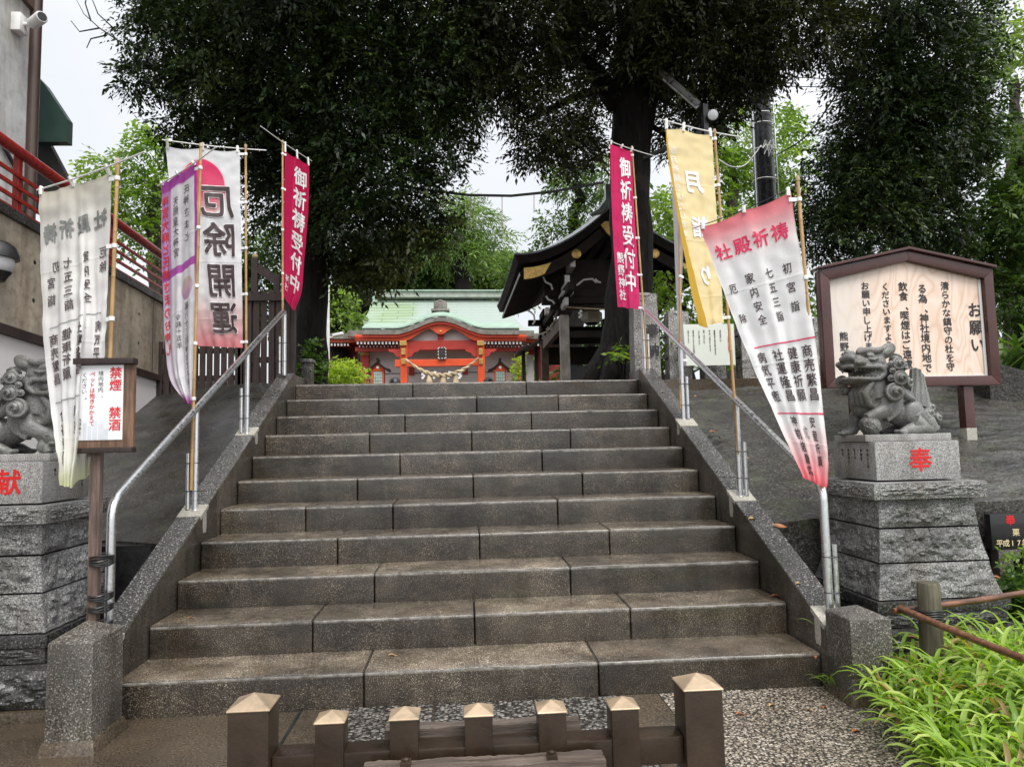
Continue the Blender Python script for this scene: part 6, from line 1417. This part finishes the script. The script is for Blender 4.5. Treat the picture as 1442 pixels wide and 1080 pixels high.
for i, (lb, bb_, mt, Y, px) in enumerate((
    ('tall pine with layered pale boughs right of centre, behind the shrine roof', [(645,285,30,34,1,.4),(670,305,30,36,1,.35),(690,335,30,34,1,.4),(640,325,30,38,1,.5),(620,350,30,40,1,.6),(665,360,30,36,1,.5)], 'leaf_pine', 30, (648,290)),
    ('broad light green tree directly above the right half of the shrine ridge', [(690,385,34,34),(660,395,34,36),(715,375,34,26),(735,400,34,30),(700,410,34,26)], 'leaf_pale', 34, (690,370)),
    ('mid green tree above the left half of the shrine ridge', [(585,375,33,40),(610,395,33,34),(560,400,33,30),(600,345,33,30)], 'leaf_mid', 33, (590,370)),
    ('deep green tree filling the gap behind the middle of the shrine ridge', [(630,390,38,36),(600,370,38,34),(660,365,38,30),(560,385,38,34),(700,400,38,30),(575,345,38,30),(730,380,38,26)], 'leaf_mid', 38, (625,380)),
    ('dark tree close against the left end of the shrine ridge', [(520,400,32,36),(505,435,31,30),(540,380,32,30),(500,375,32,34),(530,345,32,30)], 'leaf_olive', 32, (510,390)),
    ('fresh green rounded tree between the left trunk and the shrine roof', [(474,440,26,24),(490,455,26,18),(462,460,26,18),(480,420,26,16)], 'leaf_pale', 26, (476,430)))):
    far_tree(lb, bb_, mt, Y, (.24,.13) if mt != 'leaf_pine' else (.30,.06), 58 if mt != 'leaf_pine' else 60, 31+i, px, 'bark', name='pine_tree' if mt == 'leaf_pine' else 'leafy_tree')
far_tree('light green tree beyond the ramp wall, left of the sun disc banner', [(150,245,12,34),(208,225,12,42),(190,285,12,46),(130,250,12,20),(235,265,12,40),(220,330,12,46),(165,320,12,34),(205,190,12,20),(245,215,12,24)], 'leaf_bright', 12, (.13,.055), 70, 41, (215,250))
far_tree('shaded green tree behind the picket fence', [(330,350,9.5,44),(365,385,9.5,44),(385,420,9.5,36),(345,440,9,36),(320,400,9.5,34),(300,450,9,40),(390,350,9.5,40)], 'leaf_mid', 9.5, (.12,.05), 70, 42, (350,360))
far_tree('green tree seen under the pavilion between the pillar and the right trunk', [(815,490,19,30),(830,470,19,26),(850,505,19,24),(808,520,18,22)], 'leaf_mid', 19, (.2,.09), 40, 44, (822,480), 'bark')
far_tree('bright bush filling the gap behind the stone fence and yellow banner', [(950,420,7,34),(985,400,7,30),(940,470,6.4,34),(1000,440,6.8,36),(1035,420,7,30),(925,395,7,24),(1075,440,6.8,34),(1120,430,6.8,34),(1150,420,6.8,30)], 'leaf_bright', 7, (.12,.05), 70, 45, (960,430), 'bark')

def shrub(name, label, blobs, mat, leaf, dens, seed, base, k=8, group=None):
    t = tree(name, label, blobs, mat, base, None, None, 'bark', dens, k, leaf[0]*3, leaf, seed, group, -.3, .05, .35, 'shrub')
    rng = random.Random(seed); b = MB()
    for q in range(5):
        c = B_(*blobs[rng.randrange(len(blobs))])[0]; b.tube([base, tuple(Vector(base).lerp(Vector(c), .5)+Vector((0,0,.05))), c], [.02,.014,.006], 6)
    part('stems', b, M['bark'], t, smooth=True); return t
g_ = at(468,537,13); shrub('clipped_shrub', 'bright yellow green shrub left of the shrine, beyond the landing', [(470,522,13,18),(490,525,13,20),(505,528,13,14),(455,530,13,18),(480,535,13,24)], 'leaf_yellow', (.075,.032), 260, 51, (g_.x,13,TOPZ))
g_ = at(738,537,17); shrub('yellow_shrub', 'pale yellow green shrub between the right red lantern and the notice stand', [(735,518,17,10),(742,508,17,9),(730,528,17,11),(745,528,17,10),(733,505,17,6)], 'leaf_yellow', (.09,.04), 160, 52, (g_.x,17,TOPZ))
shrub('ivy', 'dark ivy climbing the foot of the left tree trunk', [(436,508,5.9,13),(446,525,5.85,13),(430,530,5.85,11),(440,485,5.9,10),(448,508,6,9)], 'ivy', (.055,.04), 420, 53, tuple(at(440,536,5.9)))
shrub('young_tree_shoot', 'small bright leaved shoot growing from the foot of the right trunk', [(872,496,5.35,7),(882,500,5.35,6),(865,502,5.35,5)], 'leaf_bright', (.10,.065), 300, 54, (at(878,520,5.4).x,5.4,TOPZ), 4)
g_ = at(1425, 545, 3.6)
def blades(name, label, cat, base, stems, mat, L, Wd, arch, seed, nb=7, kind=None, group=None):
    rng = np.random.default_rng(seed); V = []; F = []; RN = []
    for (x, y, z, h) in stems:
        tone = rng.uniform(.1,.8)
        for q in range(nb):
            a = rng.uniform(0, 2*math.pi); l = L*rng.uniform(.45,1.3); wd = Wd*rng.uniform(.7,1.2); z0 = z+h*rng.uniform(.45,1.0); el = rng.uniform(.5,1.25)
            d = np.array([math.cos(a), math.sin(a), 0]); sd = np.array([-math.sin(a), math.cos(a), 0]); p = np.array([x, y, z0])+d*.01; n = 6; o = len(V); tw = rng.uniform(-.5,.5)
            for i in range(n+1):
                s = i/n; e = el-arch*s*s*1.15; wv = wd*math.sin(math.pi*min(1,.12+.88*s))**.6*(1 if s < .99 else .05)
                sdt = sd*math.cos(tw*s)+np.array([0,0,1])*math.sin(tw*s); up = np.array([0,0,.22*wv])
                V += [p+sdt*wv*.5+up, p.copy(), p-sdt*wv*.5+up]
                p = p+(d*math.cos(e)+np.array([0,0,math.sin(e)]))*l/n
            for i in range(n): F += [(o+3*i,o+3*i+1,o+3*i+4,o+3*i+3),(o+3*i+1,o+3*i+2,o+3*i+5,o+3*i+4)]
            RN += [float(np.clip(tone+rng.normal()*.15,0,1))]*(2*n)
        o = len(V); r = .004
        for zz in (z, z0): V += [np.array([x-r,y,zz]),np.array([x+r,y,zz]),np.array([x,y+r,zz])]
        F += [(o,o+1,o+4,o+3),(o+1,o+2,o+5,o+4),(o+2,o,o+3,o+5)]; RN += [.2]*3
    me = bpy.data.meshes.new(name); me.from_pydata([tuple(v-np.array(base)) for v in V], [], F); at_ = me.attributes.new('rnd','FLOAT','FACE'); at_.data.foreach_set('value', np.array(RN, np.float32))
    me.polygons.foreach_set('use_smooth', [True]*len(F)); o = link(name, me, M[mat], None, tuple(base)); tag(o, label, cat, group, kind); return o
rng = random.Random(5); st = []
for i in range(1300):
    x = rng.uniform(1.62, 4.3); y = rng.uniform(-2.1, -.02)
    lim_x = 1.96+.06*(-y) + (.12 if y > -.35 else 0) - .33*max(0, -y-.45)
    if x < lim_x or (abs(x-2.37) < .10 and -.62 < y < .0): continue
    if 1.9 < x < 2.2 and y > -.36: continue
    if y > -.3 and rng.random() < .6: continue
    h = (.05+.17*min(1, (x-1.75)*1.6))*rng.uniform(.6,1.15); st.append((x, y, .03, h))
blades('bamboo_grass', 'bright green dwarf bamboo grass', None, (2.4,-.8,0), st, 'grass_leaf', .25, .020, 1.75, 3, 9, 'stuff')
# broad strap-leaved plants behind the board on the right
def strap(label, x, y, z, n, L, Wd, seed, mat='leaf_mid'):
    blades('strap_leaf_plant', label, 'plant', (x,y,z), [(x+.04*math.cos(k),y+.04*math.sin(k),z,.1) for k in range(n)], mat, L, Wd, 1.1, seed, 5, group='strap leaved plants at the right edge')
for i, (px, py, lb) in enumerate(((1412,515,'nearest the notice board frame'), (1436,520,'right at the photo edge'), (1455,500,'half cut by the photo edge'))):
    p = at(px, py, 4.0); strap('dark green strap leaved plant above the low kerb, '+lb, p.x, 4.0, p.z-.15, 6, .6, .055, 60+i)
for i, x in enumerate((2.32, 2.72, 3.15)):
    p = (x, 4.75, TOPZ); strap(('broad leaved plant between the stone pillar and the next fence post','broad leaved plant behind the second gap of the stone fence','broad leaved plant behind the small printed notice')[i], x, 4.75, TOPZ, 5, .6, .07, 70+i, 'leaf_bright')
b = MB(); p, q = at(1392,520,3.3), at(1500,560,3.3); b.slab(lambda u, v: (p.x+(q.x-p.x)*u+.1*v, 3.3+1.0*v-.5*u, p.z+.10-.42*u+.02*noise.noise((u*5,v*5,1))), 12, 6, lambda u, v: (0,0,-.55)); o = part('low_kerb', b, M['bankr'], None, smooth=True, loc=(p.x,3.3,1.5)); tag(o, 'low sloping mortar kerb right of the notice board below the strap leaved plants', 'kerb')
shrub('small_shrub', 'small dark leaved shrub in the planting bed at the right edge', [(1425,835,.35,26),(1438,820,.4,20),(1445,850,.3,26),(1415,850,.32,14)], 'leaf_mid', (.045,.026), 1500, 55, tuple(at(1440,870,.4)))
shrub('young_shrub', 'sprig of yellow green leaves beside the black plaque', [(1428,790,.5,10),(1440,775,.5,9),(1436,800,.5,9)], 'leaf_bright', (.04,.02), 1200, 56, tuple(at(1438,830,.5)))
# weeds at the right foot of the stairs
st = [(1.93+.03*math.sin(k*2.1), -.07-.02*k, .0, .05+.012*k) for k in range(4)]
blades('weed', 'small weed in the corner between the bottom step and the right granite post', 'weed', (1.93,-.08,0), st, 'leaf_bright', .12, .011, 1.5, 8, 5)
st = [(1.945, .0+.03*k, .26, .05) for k in range(2)]
blades('grass_tuft', 'grass tuft sprouting from the right kerb beside the bottom step', 'grass', (1.945,.0,.26), st, 'leaf_bright', .16, .009, 1.6, 9, 4)
# bare twigs top left
t = thing('bare_twigs', 'bare thin twigs against the sky at the top left', 'branch', tuple(at(150,30,6)))
for k, pts in enumerate((((170,60),(140,40),(118,20),(105,-5)),((150,50),(128,55),(122,68)),((165,45),(138,20),(130,0)),((140,40),(112,45),(100,30)),((128,30),(120,5),(124,-10)))):
    b = MB(); P = [at(x, y, 6+.1*k) for x, y in pts]; b.tube(P, [.012*(1-.25*i) for i in range(len(P))], 6); part('twig', b, M['barklight'], t, smooth=True)

# ------------------------------------------------------------------ fallen leaves, each its own
def leaf_proto(name, mat, s, label):
    b = MB(); b.slab(lambda u, v: ((u-.5)*s, (v-.5)*s*.42*max(.04,math.sin(math.pi*min(.98,max(.03,u))))**.8, .006*math.sin(u*5)+.25*s*(v-.5)**2*1.2+.003), 10, 4, lambda u, v: (0,0,-.0008))
    return b
spots = [(1041,777,'side'),(1091,778,'s'),(1124,778,'s'),(1003,612,'s')]
def put(px, py, surf, s, mat, label, rz, val=None):
    if surf == 'g': p = atz(px, py, .008)
    elif surf == 'k':
        X = 2.0; d = _fw + _r*((px-721)/FPX) - _u*((py-540)/FPX); 
        # meet the sloping kerb top
        tt_ = (CAM_POS.z-.362-.469*CAM_POS.y+0)/( .469*d.y-d.z); p = CAM_POS+d*tt_
    elif surf[0] == 't': p = atz(px, py, RISE*int(surf[1:])+.003)
    else:
        d = _fw + _r*((px-721)/FPX) - _u*((py-540)/FPX); a = (2.03-.82)/(4.2-1.0); tt_ = (CAM_POS.z-(.83+a*(CAM_POS.y-1.0)))/(a*d.y-d.z); p = CAM_POS+d*tt_+Vector((0,-.02,.03))
    b = leaf_proto('fallen_leaf', mat, s, label); m3 = Euler((R(25) if surf in ('b','k') else 0, 0, rz)).to_matrix(); b.v = [tuple(m3 @ Vector(v)+p) for v in b.v]
    o = part('fallen_leaf', b, M[mat], None, smooth=True, loc=tuple(p)); tag(o, label, 'leaf', 'fallen leaves')
for args in (
    (1060,731,'k',.085,'dryleaf2','tan fallen leaf on the right kerb just above its neighbour leaf',.4), (1097,742,'k',.11,'dryleaf','long orange fallen leaf across the right kerb below the second mortar patch',-.5),
    (1125,822,'k',.05,'dryleaf2','small yellow leaf on the lower end of the right kerb',.2), (932,553,'k',.06,'dryleaf2','pale fallen leaf near the top of the right kerb',.9),
    (1148,925,'t1',.07,'dryleaf','reddish leaf at the right end of the bottom step',1.2), (1094,840,'t2',.08,'dryleaf','brown leaf lying on the second step against the right kerb',.1),
    (1072,788,'t3',.06,'dryleaf','dead leaf caught on the right end of the third step edge',1.4), (1043,1006,'g',.055,'dryleaf','red brown leaf on the pebble pavement beside the barrier end post',.2),
    (952,982,'g',.055,'dryleaf2','yellow brown leaf on the pebble pavement near the bottom step',-.3), (1087,993,'g',.06,'dryleaf2','olive leaf on the pebble pavement below the step',.7),
    (1160,996,'g',.05,'dryleaf','brown leaf on the pebble pavement near the grass',1.0), (1206,1030,'g',.06,'dryleaf','leaf on the pavement edge under the grass blades',.4), (1140,1000,'g',.04,'dryleaf2','little curled leaf on the pebble pavement below the right post',2.0),
    (1003,613,'b',.08,'dryleaf','orange leaf on the right bank, uppermost of a close pair',.3), (1013,622,'b',.07,'dryleaf','orange leaf on the right bank, lower of a close pair',1.3), (980,563,'b',.07,'dryleaf2','pale leaf high on the right bank below the white notice',.5),
    (998,597,'b',.06,'leaf_bright','small green leaf on the right bank above the pair of orange leaves',.8), (1372,600,'b',.1,'dryleaf2','tan leaf beside the foot of the notice board leg',.2), (1400,607,'b',.1,'dryleaf2','tan leaf further right of the notice board leg',-.2), (1050,650,'b',.06,'dryleaf2','dry leaf low on the right bank beside the handrail',.1),
    (260,808,'t3',.04,'dryleaf','tiny red leaf at the left end of the third step',.3), (268,871,'t2',.04,'dryleaf','tiny red leaf at the left end of the second step',.9), (553,923,'t1',.05,'dryleaf2','small tan leaf on the bottom step left of centre',.3), (652,737,'t4',.05,'dryleaf2','curled tan leaf near the middle of a step tread',.1)):
    put(*args)
rng = random.Random(9); b = MB()
for i in range(150):
    x = rng.uniform(3.35, 4.6); y = rng.uniform(.45,.95); s = rng.uniform(.05,.09); q = leaf_proto('x','dryleaf',s,''); z = .26+.16*(y-.36)/.72+.03*noise.noise(((x-3.2)/5*9,(y-.36)/.72*3,1))+.012+.03*rng.random(); m3 = Euler((rng.uniform(-.5,.5), rng.uniform(-.5,.5), rng.uniform(0,6.3))).to_matrix(); b.add([m3 @ Vector(v)+Vector((x,y,z)) for v in q.v], q.f)
o = part('leaf_litter', b, M['dryleaf'], None, smooth=True, loc=(3.9,.6,.3)); tag(o, None, None, kind='stuff')
